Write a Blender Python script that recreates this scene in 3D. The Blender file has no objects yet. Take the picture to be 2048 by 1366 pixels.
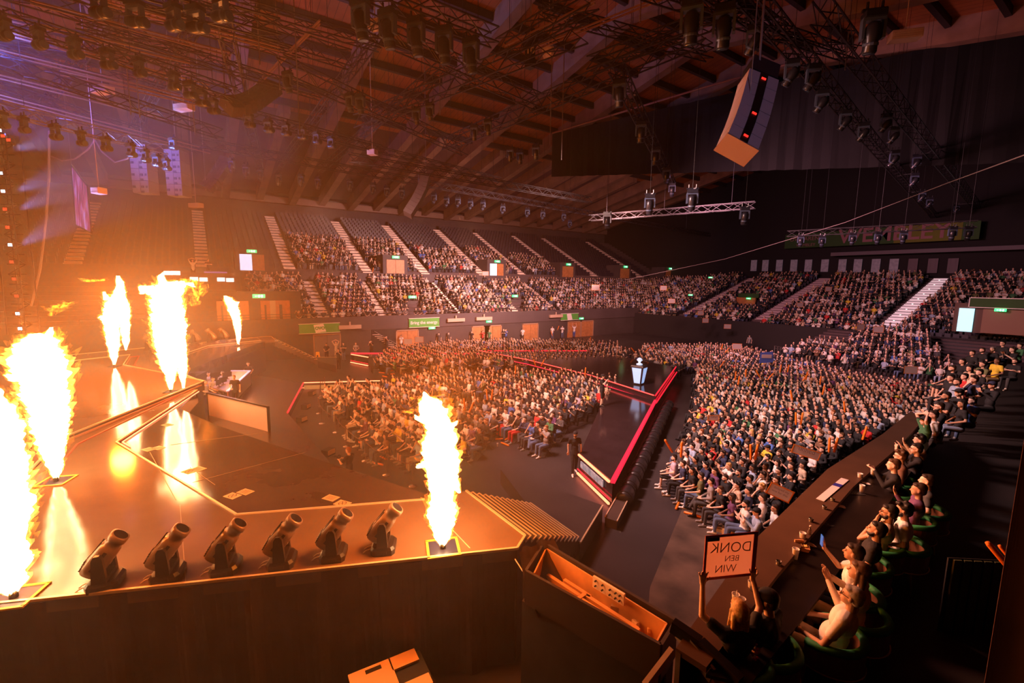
import bpy, math, random
import numpy as np
from mathutils import Vector, Matrix
random.seed(7); RNG = np.random.default_rng(7)
S = bpy.context.scene; COL = S.collection
# ------------------------------------------------------------------ camera
F = 910.0; CX = 1024.0; CY = 683.0
AZ = math.radians(55.5); PT = math.radians(7.45); RL = math.radians(.68)
_f0 = np.array([-math.sin(AZ), math.cos(AZ), 0.]); _r0 = np.array([math.cos(AZ), math.sin(AZ), 0.]); _z = np.array([0, 0, 1.])
FW = math.cos(PT)*_f0 - math.sin(PT)*_z; _u0 = math.cos(PT)*_z + math.sin(PT)*_f0
RT = math.cos(RL)*_r0 + math.sin(RL)*_u0; UP = math.cos(RL)*_u0 - math.sin(RL)*_r0
EYE = np.array([0, 0, 7.9])
cd = bpy.data.cameras.new('camera'); cam = bpy.data.objects.new('camera', cd); COL.objects.link(cam)
cd.sensor_width = 36; cd.lens = F/2048*36; cd.clip_start = .1; cd.clip_end = 400
cam.matrix_world = Matrix(((RT[0], UP[0], -FW[0], EYE[0]), (RT[1], UP[1], -FW[1], EYE[1]), (RT[2], UP[2], -FW[2], EYE[2]), (0, 0, 0, 1)))
S.camera = cam
S.view_settings.view_transform = 'Standard'; S.view_settings.look = 'None'; S.view_settings.gamma = 1
S.view_settings.exposure = 0.0; S.view_settings.use_curve_mapping = False
S.cycles.use_denoising = True; S.cycles.max_bounces = 5; S.cycles.diffuse_bounces = 2; S.cycles.glossy_bounces = 3
S.cycles.transparent_max_bounces = 24; S.cycles.volume_bounces = 0; S.cycles.transmission_bounces = 3
S.cycles.sample_clamp_indirect = 3.0; S.cycles.caustics_reflective = False; S.cycles.caustics_refractive = False
S.cycles.use_adaptive_sampling = True; S.cycles.adaptive_threshold = .03; S.cycles.volume_step_rate = 4
w = bpy.data.worlds.new('world'); S.world = w; w.use_nodes = True
w.node_tree.nodes['Background'].inputs[0].default_value = (.5, .18, .32, 1); w.node_tree.nodes['Background'].inputs[1].default_value = .006
def ray(x, y): return FW + RT*(x-CX)/F - UP*(y-CY)/F
def at(x, y, z=0.): d = ray(x, y); return EYE + d*(z-EYE[2])/d[2]
def atx(x, y, X): d = ray(x, y); return EYE + d*(X/d[0])
def aty(x, y, Y): d = ray(x, y); return EYE + d*(Y/d[1])
def atd(x, y, D): return EYE + ray(x, y)*D
def proj(q):
    d = np.asarray(q, float)-EYE; k = d@FW
    return CX+F*(d@RT)/k, CY-F*(d@UP)/k, k
# ------------------------------------------------------------------ lights
def lamp(kind, name, loc, power, color, size=1., target=None, **kw):
    l = bpy.data.lights.new(name, kind); l.energy = power; l.color = color
    if kind == 'AREA': l.shape = 'DISK'; l.size = size
    else: l.shadow_soft_size = size
    for k, v in kw.items(): setattr(l, k, v)
    o = bpy.data.objects.new(name, l); COL.objects.link(o); o.location = tuple(loc)
    if target is not None: o.rotation_euler = (Vector(tuple(target))-Vector(tuple(loc))).to_track_quat('-Z', 'Y').to_euler()
    return o
FIRE = (1, .19, .014)
# flames light their surroundings: (x, y), z, watts
for q, z, p in (((-9.9, -2.9), 5.6, 560), ((-15.9, -3.4), 6.4, 1500), ((-30.9, -3.9), 7.0, 2900), ((-26.5, -1.2), 6.8, 3600),
                ((-42.4, 2.4), 5.4, 1500), ((-7.8, 3.72), 3.9, 200), ((-7.8, 3.72), 5.8, 1200)):
    lamp('POINT', 'flame_light', (q[0], q[1], z), p, FIRE, .45)
# washes from the front rig over the audience, plus an added counter fill
for x, y, z, tx, ty, tz, p, c, sa in ((-24, 7.5, 13.5, -25, 17, 1, 900, (1, .46, .30), 70), (-17, 8, 13.5, -9, 24, 1, 2300, (1, .55, .50), 85), (-36, 8, 14, -46, 27, 1, 650, (1, .5, .42), 80),
                              (-28, 29, 15, -28, 52, 1, 900, (1, .42, .42), 90), (-27, 31, 13.2, -64, 27, 7, 4300, (1, .52, .48), 62), (-28, 34, 13.2, -60, 56, 7, 1600, (1, .45, .45), 66), (-22, 30, 15, -14, 72, 6, 2000, (1, .42, .52), 95),
                              (-11, 7, 9, -2.6, 9, 4.2, 330, (1, .36, .20), 50)):  # last entry: added lamp standing in for flame light on the counter people
    l_ = lamp('AREA', 'wash_light', (x, y, z), p, c, 8. if y < 10 and x < -20 else 3.5, (tx, ty, tz)); l_.data.spread = math.radians(sa*1.2)
for q, tq, p in ((atd(-90, 230, 22), atd(250, 150, 30), 9500), (atd(-60, 90, 18), atd(150, 60, 26), 6500), (atd(4, 262, 26.2), atd(330, 250, 32), 3500)): lamp('SPOT', 'blue_tower_light', q, p, (.13, .19, 1), .3, tq, spot_size=math.radians(80), spot_blend=1.)
lamp('SPOT', 'column_fill_spot', (3.0, 3.5, 12.5), 420, (.85, .62, 1), .3, atd(1492, 240, 11), spot_size=math.radians(32), spot_blend=.6)  # added unseen spot: lilac fill on the hanging speaker column
for px, py in ((13, 383), (20, 419), (24, 490), (6, 300)):
    q = atd(px, py, 27.); lamp('SPOT', 'blue_beam_light', q+np.array([.5, .5, 0]), 7000, (.25, .36, 1), .15, atd(560, 150+py*.1, 30), spot_size=math.radians(42), spot_blend=.8)
# ------------------------------------------------------------------ materials
_m = {}
def mat(name, col, rough=.6, metal=0., emis=None, es=0., noise=0., nscale=5., spec=.5, objcol=False, vcol=False, bump=0.):
    if name in _m: return _m[name]
    m = bpy.data.materials.new(name); m.use_nodes = True; nt = m.node_tree; b = nt.nodes['Principled BSDF']; _m[name] = m
    b.inputs['Roughness'].default_value = rough; b.inputs['Metallic'].default_value = metal; b.inputs['Specular IOR Level'].default_value = spec
    b.inputs['Base Color'].default_value = (*col, 1); src = None
    if objcol: n = nt.nodes.new('ShaderNodeObjectInfo'); src = n.outputs['Color']
    if vcol: n = nt.nodes.new('ShaderNodeVertexColor'); n.layer_name = 'cloth'; src = n.outputs['Color']
    if noise:
        tx = nt.nodes.new('ShaderNodeTexCoord'); nz = nt.nodes.new('ShaderNodeTexNoise'); nz.inputs['Scale'].default_value = nscale; nz.inputs['Detail'].default_value = 5
        nt.links.new(tx.outputs['Object'], nz.inputs['Vector']); mr = nt.nodes.new('ShaderNodeMapRange'); nt.links.new(nz.outputs[0], mr.inputs[0])
        mr.inputs[1].default_value = .3; mr.inputs[2].default_value = .7; mr.inputs[3].default_value = 1-noise; mr.inputs[4].default_value = 1+noise
        mx = nt.nodes.new('ShaderNodeVectorMath'); mx.operation = 'SCALE'
        if src: nt.links.new(src, mx.inputs[0])
        else: mx.inputs[0].default_value = col
        nt.links.new(mr.outputs[0], mx.inputs['Scale']); src = mx.outputs[0]
        if bump:
            bp = nt.nodes.new('ShaderNodeBump'); bp.inputs['Strength'].default_value = bump; nt.links.new(nz.outputs[0], bp.inputs['Height']); nt.links.new(bp.outputs[0], b.inputs['Normal'])
    if src: nt.links.new(src, b.inputs['Base Color'])
    if emis: b.inputs['Emission Color'].default_value = (*emis, 1); b.inputs['Emission Strength'].default_value = es
    if emis and es: m.cycles.emission_sampling = 'NONE' if es < 3 else 'AUTO'
    return m
def stripes(name, c1, c2, scale, axis=0, rough=.6, width=.08, noise=.3):
    if name in _m: return _m[name]
    m = bpy.data.materials.new(name); m.use_nodes = True; nt = m.node_tree; b = nt.nodes['Principled BSDF']; _m[name] = m; b.inputs['Roughness'].default_value = rough
    tx = nt.nodes.new('ShaderNodeTexCoord'); sx = nt.nodes.new('ShaderNodeSeparateXYZ'); nt.links.new(tx.outputs['Object'], sx.inputs[0])
    mu = nt.nodes.new('ShaderNodeMath'); mu.operation = 'MULTIPLY'; mu.inputs[1].default_value = scale; nt.links.new(sx.outputs[axis], mu.inputs[0])
    fr = nt.nodes.new('ShaderNodeMath'); fr.operation = 'FRACT'; nt.links.new(mu.outputs[0], fr.inputs[0])
    lt = nt.nodes.new('ShaderNodeMath'); lt.operation = 'LESS_THAN'; lt.inputs[1].default_value = width; nt.links.new(fr.outputs[0], lt.inputs[0])
    nz = nt.nodes.new('ShaderNodeTexNoise'); nz.inputs['Scale'].default_value = .6; nz.inputs['Detail'].default_value = 4; nt.links.new(tx.outputs['Object'], nz.inputs['Vector'])
    mr = nt.nodes.new('ShaderNodeMapRange'); nt.links.new(nz.outputs[0], mr.inputs[0]); mr.inputs[1].default_value = .3; mr.inputs[2].default_value = .7; mr.inputs[3].default_value = 1-noise; mr.inputs[4].default_value = 1+noise
    mx = nt.nodes.new('ShaderNodeMix'); mx.data_type = 'RGBA'; nt.links.new(lt.outputs[0], mx.inputs[0]); mx.inputs[6].default_value = (*c1, 1); mx.inputs[7].default_value = (*c2, 1)
    sc = nt.nodes.new('ShaderNodeVectorMath'); sc.operation = 'SCALE'; nt.links.new(mx.outputs[2], sc.inputs[0]); nt.links.new(mr.outputs[0], sc.inputs['Scale']); nt.links.new(sc.outputs[0], b.inputs['Base Color'])
    return m
# ------------------------------------------------------------------ mesh helpers
def frame(d):
    d = np.asarray(d, float); d = d/max(np.linalg.norm(d), 1e-9); a = np.array([0, 0, 1.]) if abs(d[2]) < .9 else np.array([1., 0, 0])
    u = np.cross(a, d); u /= np.linalg.norm(u); return d, u, np.cross(d, u)
class MB:
    def __init__(s): s.v = []; s.f = []; s.m = []; s.n = 0; s.mi = 0
    def add(s, v, f):
        v = [tuple(map(float, q)) for q in v]; s.v += v; s.f += [tuple(i+s.n for i in q) for q in f]; s.m += [s.mi]*len(f); s.n += len(v); return s
    def mat(s, i): s.mi = i; return s
    def box(s, c, size, R=None):
        h = np.array(size)/2.; P = np.array([[x, y, z] for x in (-1, 1) for y in (-1, 1) for z in (-1, 1)])*h
        if R is not None: P = P@np.array(R).T
        return s.add(P+np.array(c), [(0, 1, 3, 2), (4, 6, 7, 5), (0, 4, 5, 1), (2, 3, 7, 6), (0, 2, 6, 4), (1, 5, 7, 3)])
    def prism(s, poly, z0, z1):
        n = len(poly); a = sum(poly[i][0]*poly[(i+1) % n][1]-poly[(i+1) % n][0]*poly[i][1] for i in range(n))
        if a < 0: poly = list(poly)[::-1]
        z0s = z0 if hasattr(z0, '__len__') else [z0]*n; z1s = z1 if hasattr(z1, '__len__') else [z1]*n
        v = [(p[0], p[1], z0s[i]) for i, p in enumerate(poly)]+[(p[0], p[1], z1s[i]) for i, p in enumerate(poly)]
        return s.add(v, [tuple(range(n))[::-1], tuple(range(n, 2*n))]+[(i, (i+1) % n, n+(i+1) % n, n+i) for i in range(n)])
    def bar(s, a, b, w, h=None):
        h = h or w; a = np.array(a, float); b = np.array(b, float); d, u, v = frame(b-a); P = []
        for q in (a, b):
            for i, j in ((-1, -1), (1, -1), (1, 1), (-1, 1)): P.append(q+u*i*w/2+v*j*h/2)
        return s.add(P, [(3, 2, 1, 0), (4, 5, 6, 7), (0, 1, 5, 4), (1, 2, 6, 5), (2, 3, 7, 6), (3, 0, 4, 7)])
    def rings(s, rs, cap=True):
        n = len(rs[0]); P = [p for r in rs for p in r]; Fc = []
        for k in range(len(rs)-1):
            for i in range(n): j = (i+1) % n; Fc.append((k*n+i, k*n+j, (k+1)*n+j, (k+1)*n+i))
        if cap: Fc += [tuple(range(n))[::-1], tuple(range((len(rs)-1)*n, len(rs)*n))]
        return s.add(P, Fc)
    def tube(s, pts, r, n=8, cap=True):
        pts = [np.array(p, float) for p in pts]; rs = []; rr = r if hasattr(r, '__len__') else [r]*len(pts); u = None
        for i, p in enumerate(pts):
            d = pts[min(i+1, len(pts)-1)]-pts[max(i-1, 0)]; d, u0, v0 = frame(d)
            if u is None: u = u0
            u = u-d*(u@d); u /= max(np.linalg.norm(u), 1e-9); v = np.cross(d, u)
            rs.append([p+(u*math.cos(a)+v*math.sin(a))*rr[i] for a in np.arange(n)*2*math.pi/n])
        return s.rings(rs, cap)
    def lathe(s, prof, o=(0, 0, 0), d=(0, 0, 1), n=16, cap=True):
        d, u, v = frame(d); o = np.array(o, float)
        return s.rings([[o+d*z+(u*math.cos(a)+v*math.sin(a))*r for a in np.arange(n)*2*math.pi/n] for r, z in prof], cap)
    def ell(s, c, r, n=10, m=7, R=None):
        rs = []
        for k in range(m+1):
            t = math.pi*(.03+.94*k/m); rs.append([[r[0]*math.sin(t)*math.cos(a), r[1]*math.sin(t)*math.sin(a), -r[2]*math.cos(t)] for a in np.arange(n)*2*math.pi/n])
        rs = np.array(rs)
        if R is not None: rs = rs@np.array(R).T
        return s.rings(rs+np.array(c))
    def cap_(s, a, b, ra, rb, n=10):
        a = np.array(a, float); b = np.array(b, float); d, u, v = frame(b-a); L = np.linalg.norm(b-a); pr = []
        for t in (-80, -45, -15, 0): pr.append((ra*math.cos(math.radians(t)), ra*math.sin(math.radians(t))))
        for t in (0, 15, 45, 80): pr.append((rb*math.cos(math.radians(t)), L+rb*math.sin(math.radians(t))))
        return s.lathe(pr, a, d, n)
    def mesh(s, name, mats, smooth=False):
        me = bpy.data.meshes.new(name); me.from_pydata(s.v, [], s.f)
        for m in (mats if isinstance(mats, (list, tuple)) else [mats]): me.materials.append(m)
        if any(s.m): me.polygons.foreach_set('material_index', s.m)
        if smooth: me.polygons.foreach_set('use_smooth', [True]*len(me.polygons))
        me.update(); return me
    def obj(s, name, mats, parent=None, smooth=False, loc=None, rz=None):
        return link(s.mesh(name, mats, smooth), name, parent, loc, rz)
def link(me, name, parent=None, loc=None, rz=None):
    o = bpy.data.objects.new(name, me); COL.objects.link(o)
    if parent: o.parent = parent
    if loc is not None: o.location = tuple(loc)
    if rz is not None: o.rotation_euler = (0, 0, rz)
    return o
def tag(o, label=None, cat=None, group=None, kind=None):
    if label: o['label'] = label
    if cat: o['category'] = cat
    if group: o['group'] = group
    if kind: o['kind'] = kind
    return o
def thing(name, loc, rz=0., label=None, cat=None, group=None):
    o = bpy.data.objects.new(name, None); COL.objects.link(o); o.location = tuple(loc); o.rotation_euler = (0, 0, rz); o.empty_display_size = .2
    return tag(o, label, cat, group)
def dup(root, loc, rot=None, label=None, group=None):
    r = root.copy(); COL.objects.link(r); r.location = tuple(loc)
    if rot is not None: r.rotation_euler = rot if hasattr(rot, '__len__') else (0, 0, rot)
    if label: r['label'] = label
    if group: r['group'] = group
    for ch in list(root.children):
        c = ch.copy(); COL.objects.link(c); c.parent = r
        for g in list(ch.children): h = g.copy(); COL.objects.link(h); h.parent = c
    return r
def struct(o): o['kind'] = 'structure'; return o
def txt(body, name, m, loc, xdir, updir, size, parent=None, mirror=False, ext=.004, bold=0.):
    c = bpy.data.curves.new(name, 'FONT'); c.body = body; c.size = size; c.align_x = 'CENTER'; c.align_y = 'CENTER'; c.extrude = ext; c.offset = bold or (-.012*size if name == 'handwriting' else 0); c.materials.append(m)
    o = bpy.data.objects.new(name, c); COL.objects.link(o); me_ = bpy.data.meshes.new_from_object(o.evaluated_get(bpy.context.evaluated_depsgraph_get())); bpy.data.objects.remove(o); me_.name = name; o = bpy.data.objects.new(name, me_); COL.objects.link(o); X = Vector(tuple(xdir)).normalized(); Y = Vector(tuple(updir)); Y = (Y-X*Y.dot(X)).normalized(); Z = X.cross(Y)
    if mirror: X = -X
    M = Matrix(((X[0], Y[0], Z[0], loc[0]), (X[1], Y[1], Z[1], loc[1]), (X[2], Y[2], Z[2], loc[2]), (0, 0, 0, 1)))
    if parent: o.parent = parent; M = Matrix.Translation(parent.location).inverted() @ M if parent.rotation_euler.z == 0 else (Matrix.Translation(parent.location) @ parent.rotation_euler.to_matrix().to_4x4()).inverted() @ M
    o.matrix_local = M
    return o
ORD = 'first second third fourth fifth sixth seventh eighth ninth tenth eleventh twelfth thirteenth fourteenth fifteenth sixteenth seventeenth eighteenth nineteenth twentieth'.split()
def ordw(i):
    if i < 20: return ORD[i]
    t = ['twenty', 'thirty', 'forty', 'fifty', 'sixty'][(i+1)//10-2]; u = (i+1) % 10
    return t+('-'+ORD[u-1] if u else 'th').replace('yth', 'ieth')
BLACK = mat('black_paint', (.012, .012, .014), .5); DRAPE = mat('black_drape', (.028, .022, .022), .9, noise=.3, nscale=2.); METAL = mat('dark_metal', (.05, .05, .055), .4, .7)
ALU = mat('aluminium', (.45, .43, .45), .35, .9); WHITE = mat('white_plastic', (.75, .72, .7), .5); GOLD = mat('edge_trim', (.8, .62, .42), .35, .3)
REDLED = mat('red_led', (.3, .01, .01), .4, emis=(1, .015, .035), es=1.5); REDLED2 = mat('orange_led', (.3, .05, .02), .4, emis=(1, .18, .08), es=4.5)
# ------------------------------------------------------------------ the hall
XC = -27.3; XF = -49.5; XT = -78.; ZE = 19.9; SL = .19; ZR = ZE+SL*(XC-XT)
def xy(px, py, z): q = at(px, py, z); return (q[0], q[1])
floor_m = mat('hall_floor', (.050, .040, .042), .42, noise=.25, nscale=.4)
o = MB().box((-30, 30, -.1), (110, 120, .2)).obj('floor', floor_m); struct(o)
conc = mat('bare_concrete', (.10, .066, .05), .7, noise=.6, nscale=.9)
o = MB().prism([xy(1372, 1000, 0), xy(1480, 1040, 0), (-5.0, 16.), (-3.2, 9.), (-3.4, 5.), xy(1290, 1290, 0), xy(1300, 1175, 0)], .0, .012).obj('floor_concrete', conc); struct(o)
# roof: two wooden slopes, rib beams, purlins
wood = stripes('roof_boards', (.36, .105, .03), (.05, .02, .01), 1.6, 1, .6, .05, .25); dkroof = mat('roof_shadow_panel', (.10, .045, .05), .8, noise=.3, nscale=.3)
def zr(x): return ZR-SL*abs(x-XC)
for sgn, nm in ((-1, 'far'), (1, 'near')):
    xs = [XC, XC+sgn*27, XC+sgn*50.7]
    for k, m in ((0, wood), (1, dkroof if sgn < 0 else mat('roof_dark', (.03, .014, .013), .85))):  # near outer panel is a darker copy, its shade put into the colour
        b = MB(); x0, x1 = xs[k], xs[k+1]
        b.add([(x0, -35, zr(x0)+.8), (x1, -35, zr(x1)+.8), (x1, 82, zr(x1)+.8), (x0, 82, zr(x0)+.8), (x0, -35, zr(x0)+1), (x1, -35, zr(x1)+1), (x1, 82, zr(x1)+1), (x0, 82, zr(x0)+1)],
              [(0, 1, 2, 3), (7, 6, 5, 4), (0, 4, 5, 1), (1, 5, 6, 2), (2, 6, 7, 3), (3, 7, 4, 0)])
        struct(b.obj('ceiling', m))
beam_m = mat('rib_beam', (.24, .13, .085), .7, noise=.25, nscale=.7)
for i in range(-4, 19):
    y = 4.3*i+4
    for sgn in (-1, 1):
        b = MB(); x1 = XC+sgn*50.5
        for a, c in ((XC, XC+sgn*25), (XC+sgn*25, x1)):
            d = .9 if i % 2 == 0 else .5
            if i % 2 and a == XC: continue
            b.add([(a, y-.45, zr(a)+.8), (a, y+.45, zr(a)+.8), (a, y+.45, zr(a)-d), (a, y-.45, zr(a)-d), (c, y-.45, zr(c)+.8), (c, y+.45, zr(c)+.8), (c, y+.45, zr(c)-d), (c, y-.45, zr(c)-d)],
                  [(0, 1, 2, 3), (7, 6, 5, 4), (0, 4, 5, 1), (1, 5, 6, 2), (2, 6, 7, 3), (3, 7, 4, 0)])
        o = b.obj('ceiling_rib_beam', beam_m); o['kind'] = 'structure'
purl = mat('purlin', (.035, .02, .02), .7)
for k in range(-8, 9):
    x = XC+k*3.1
    o = MB().box((x, 23, zr(x)+.45), (.35, 115, .6)).obj('ceiling_purlin', purl); o['kind'] = 'structure'
# outer walls
wallm = mat('hall_wall', (.055, .040, .044), .8, noise=.2, nscale=.3)
struct(MB().box((XT-1.2, 23, 9.5), (.4, 116, 22)).obj('wall_far', wallm)); struct(MB().box((XC+51, 23, 9.5), (.4, 116, 22)).obj('wall_near', wallm))
struct(MB().box((XC, 80.9, 14.), (104, .4, 32)).obj('wall_end', mat('end_wall_black', (.012, .009, .011), .85))); struct(MB().box((XC, -34.9, 14.), (104, .4, 32)).obj('wall_back', wallm))
struct(MB().box((XT-.6, 23, ZE-.2), (1.2, 115, .9)).obj('trim_eave', mat('eave', (.2, .12, .09), .7)))
# far stand: terraces (z = 3.9 at x = XF, rising outwards)
concm = mat('stand_concrete', (.085, .058, .062), .85, noise=.25, nscale=.5); STEP = .85
def far_z(s):                # height of the far stand s metres behind its front
    k = math.floor(s/STEP+1e-6)
    return 3.0+k*.40 if s < 10.2 else 3.0+12*.40+.9+(k-12)*.42
NS = 33
def far_profile():
    P = [(XF, 0)]; P.append((XF, 3.0))
    for k in range(NS):
        x0 = XF-k*STEP; z = far_z(k*STEP+.01); P.append((x0, z)); P.append((x0-STEP, z))
    P.append((P[-1][0], 0)); return P
prof = far_profile()
def extr(prof, y0, y1, axis='y'):
    b = MB(); n = len(prof); A = [(p[0], y0, p[1]) if axis == 'y' else (y0, p[0], p[1]) for p in prof]; B = [(p[0], y1, p[1]) if axis == 'y' else (y1, p[0], p[1]) for p in prof]
    b.add(A+B, [(i, (i+1) % n, n+(i+1) % n, n+i) for i in range(n)]); return b
struct(extr(prof, -30, 80).obj('wall_stand_far', concm))
fascia = mat('fascia_grey', (.075, .055, .058), .7, noise=.15, nscale=.4)
struct(MB().box((XF+.12, 25, 3.3), (.25, 110, 1.5)).obj('wall_fascia_far', fascia))
struct(MB().box((XF+.06, 25, 1.4), (.12, 110, 2.8)).obj('wall_lower_far', mat('lower_wall', (.06, .045, .045), .75, noise=.2, nscale=.4)))
struct(MB().box((XF-10.2, 25, 8.35), (.2, 110, 1.0)).obj('wall_crosswalk_far', fascia))
# rail above the fascia
b = MB()
for z in (4.25, 4.5): b.bar((XF+.1, -8, z), (XF+.1, 78, z), .05)
for y in np.arange(-8, 78, 2.2): b.bar((XF+.1, y, 4.), (XF+.1, y, 4.5), .05)
tag(b.obj('balcony_rail', METAL), 'dark metal handrail along the front of the long side stand', 'railing')
# aisle stairs of the far stand: (pixel x at the top, lit material)
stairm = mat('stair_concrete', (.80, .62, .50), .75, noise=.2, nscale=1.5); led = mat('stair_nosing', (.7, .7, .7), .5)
def y_at_px(px, X): q = atx(px, 560, X); return q[1]
AISLES = [y_at_px(p, XT+3) for p in (200, 405, 548, 678, 778, 880, 955, 1032, 1092, 1180, 1250)]
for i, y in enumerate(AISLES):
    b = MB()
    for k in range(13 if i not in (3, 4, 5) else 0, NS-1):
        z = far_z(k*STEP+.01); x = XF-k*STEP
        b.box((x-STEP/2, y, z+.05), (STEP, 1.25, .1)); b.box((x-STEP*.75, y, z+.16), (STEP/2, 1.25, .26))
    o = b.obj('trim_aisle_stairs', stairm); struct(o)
# lower tier aisles
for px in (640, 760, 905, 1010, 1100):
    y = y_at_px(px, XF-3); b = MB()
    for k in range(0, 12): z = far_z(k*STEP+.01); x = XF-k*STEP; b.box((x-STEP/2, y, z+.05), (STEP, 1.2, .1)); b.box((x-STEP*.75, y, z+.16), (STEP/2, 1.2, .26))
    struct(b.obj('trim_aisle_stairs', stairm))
# vomitory doorways of the far stand, above the cross walk
doorw = mat('door_wood', (.50, .20, .07), .5, noise=.2, nscale=3.); exitg = mat('exit_green', (.02, .35, .1), .5, emis=(.06, 1, .30), es=1.6); lit = mat('lit_opening', (.5, .6, .8), .5, emis=(.62, .72, 1), es=1.3); exw = mat('exit_white', (.8, .9, .85), .5, emis=(.8, 1, .9), es=1.8)
XV = XF-10.6
def exit_sign(loc, face, sz=1., where=''):
    d = Vector(face).normalized(); X = Vector((0, 0, 1)).cross(d)
    R = np.array([[X[0], d[0], 0], [X[1], d[1], 0], [0, 0, 1]])
    o = MB().box((0, 0, 0), (.9*sz, .08, .3*sz), R).obj('exit_sign', exitg, loc=loc); tag(o, 'small lit green exit sign '+where, 'exit sign')
    b = MB(); b.add([tuple(np.array(d)*.055+np.array(X)*u*sz+np.array([0, 0, v])*sz) for u, v in ((-.3, 0), (-.2, .06), (-.2, .02), (-.04, .02), (-.04, .1), (.06, .1), (.06, .02), (.16, .02), (.16, .1), (.28, .1), (.28, -.1), (.16, -.1), (.16, -.02), (.06, -.02), (.06, -.1), (-.04, -.1), (-.04, -.02), (-.2, -.02), (-.2, -.06))], [tuple(range(19))[::-1]])
    b.obj('pictogram', exw, o); return o
VW = ['beside the sound desk, over the bluish lit doorway', 'over the wooden doors in the second crowd block', 'over the doorway holding a bright lit strip', 'over the small doorway at the edge of empty seats', 'over the doorway in the dark empty seats', 'over the last doorway of the long side stand']
for i, px in enumerate((505, 790, 992, 1134, 1248, 1338)):
    y = atx(px, 540, XV)[1]; t = struct(thing('wall_doorway', (XV, y, 7.4)))
    dz = 1.4
    struct_ = MB().box((-1.4, 0, dz+.9), (3.2, 3.4, 3.2)).obj('wall_box', fascia, t)
    MB().box((.22, -.62, dz+.7), (.08, 1.2, 2.3)).obj('door_panel', lit if i in (0, 2) else doorw, t); MB().box((.22, .62, dz+.7), (.08, 1.2, 2.3)).obj('door_panel', doorw, t)
    exit_sign((XV+.4, y, 7.4+dz+2.2), (1, 0, 0), 1.1, VW[i])
# doors in the lower wall
for i, px in enumerate((655, 815, 962, 985, 1060, 1148, 1172)):
    q = atx(px, 690, XF+.15); y = q[1]; t = struct(thing('wall_doorway', (XF+.15, y, 0)))
    dm = doorw if i else mat('door_steel', (.2, .16, .15), .5)
    for sy in (-.62, .62): MB().box((.0, sy, 1.1), (.08, 1.2, 2.2)).obj('door_panel', dm, t)
    b = MB(); b.box((.02, -1.3, 1.15), (.12, .12, 2.4)); b.box((.02, 1.3, 1.15), (.12, .12, 2.4)); b.box((.02, 0, 2.3), (.12, 2.7, .12)); b.obj('door_frame', mat('door_frame_wood', (.45, .25, .15), .5), t)
# side staircase opening in the lower wall (px 765-795)
y = atx(772, 690, XF+.15)[1]; t = struct(thing('wall_doorway', (XF+.15, y, 0)))
MB().box((-.02, 0, 1.3), (.06, 3.2, 2.6)).obj('opening', BLACK, t); b = MB(); [b.box((.05, 1.2-k*.25, .2+k*.2), (.1, .9, .05)) for k in range(10)]; b.obj('steps', stairm, t); MB().bar((.1, -1.3, 2.4), (.1, 1.2, .8), .06).obj('handrail', ALU, t)
# orange doors at far left of the lower tier
y = atx(515, 620, XF-3)[1]
for k, dy in enumerate((-2.2, 1.4)):
    t = struct(thing('wall_doorway', (XF-1.0, y+dy, 3.4)))
    MB().box((0, 0, 1.2), (.1, 2.6, 2.4)).obj('door_panel', doorw, t); MB().box((.08, -.25, 1.3), (.04, .5, 2.2)).obj('door_strip', mat('pale_door', (.6, .5, .4), .5), t); b = MB(); b.box((.1, .45, 1.2), (.03, .25, 1.6)); b.box((.1, -.9, 1.2), (.03, .15, 1.6)); b.obj('glass', BLACK, t)
struct(MB().box((XF-2.0, y-1, 5.0), (1.8, 9.5, 3.4)).obj('wall_vomitory', fascia))
exit_sign((XF-1.0, y, 6.25), (1, 0, 0), 1.2, 'above the two orange wooden doors')
for px, py, wh in ((864+0, 656, 'on the fascia below the energy banner'), (978, 643, 'on the fascia right of the energy banner'), (1163, 637, 'beyond the last small green banner')): exit_sign(atx(px, py, XF+.35), (1, 0, 0), .9, wh)
for px, py, wh in ((825, 594, 'over the stairwell inside the lower crowd block'), (1030, 592, 'over the narrow stairwell farther along the lower crowd')):
    q = atx(px, py, XF-4.2); exit_sign(q, (1, 0, 0), 1.1, wh)
    t = struct(thing('wall_doorway', (q[0]-.2, q[1], q[2]-3.)))
    MB().box((-1, -.3, 1.2), (1.8, 4.4, 2.6)).obj('wall_box', fascia, t); MB().box((0, 1.0, 1.0), (.2, 1.1, 2.0)).obj('door_panel', doorw, t)
# green banners on the fascia
green = mat('banner_green', (.09, .42, .06), .6); white_t = mat('banner_lettering', (.85, .8, .75), .6)
def banner(x0, x1, yt, yb, label, words=None, sz=.8):
    a = atx(x0, (yt+yb)/2, XF+.35); c = atx(x1, (yt+yb)/2, XF+.35); z1 = atx((x0+x1)/2, yt, XF+.35)[2]; z0 = atx((x0+x1)/2, yb, XF+.35)[2]; mid = np.array([XF+.35, (a[1]+c[1])/2, (z0+z1)/2])
    o = MB().box((0, 0, 0), (.12, abs(c[1]-a[1]), z1-z0)).obj('banner', green, loc=mid); tag(o, label, 'banner')
    b = MB(); W = abs(c[1]-a[1])/2; H = (z1-z0)/2
    for zz in (-H, H): b.box((.03, 0, zz), (.14, 2*W+.1, .06))
    b.obj('frame', WHITE, o)
    if words: txt(words, 'lettering', white_t, mid+np.array([.08, 0, 0]), (0, 1, 0), (0, 0, 1), sz, o, bold=.012)
    return o, mid
o, mid = banner(598, 679, 647, 666, 'green banner with a square white emblem on the balcony fascia')
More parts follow.
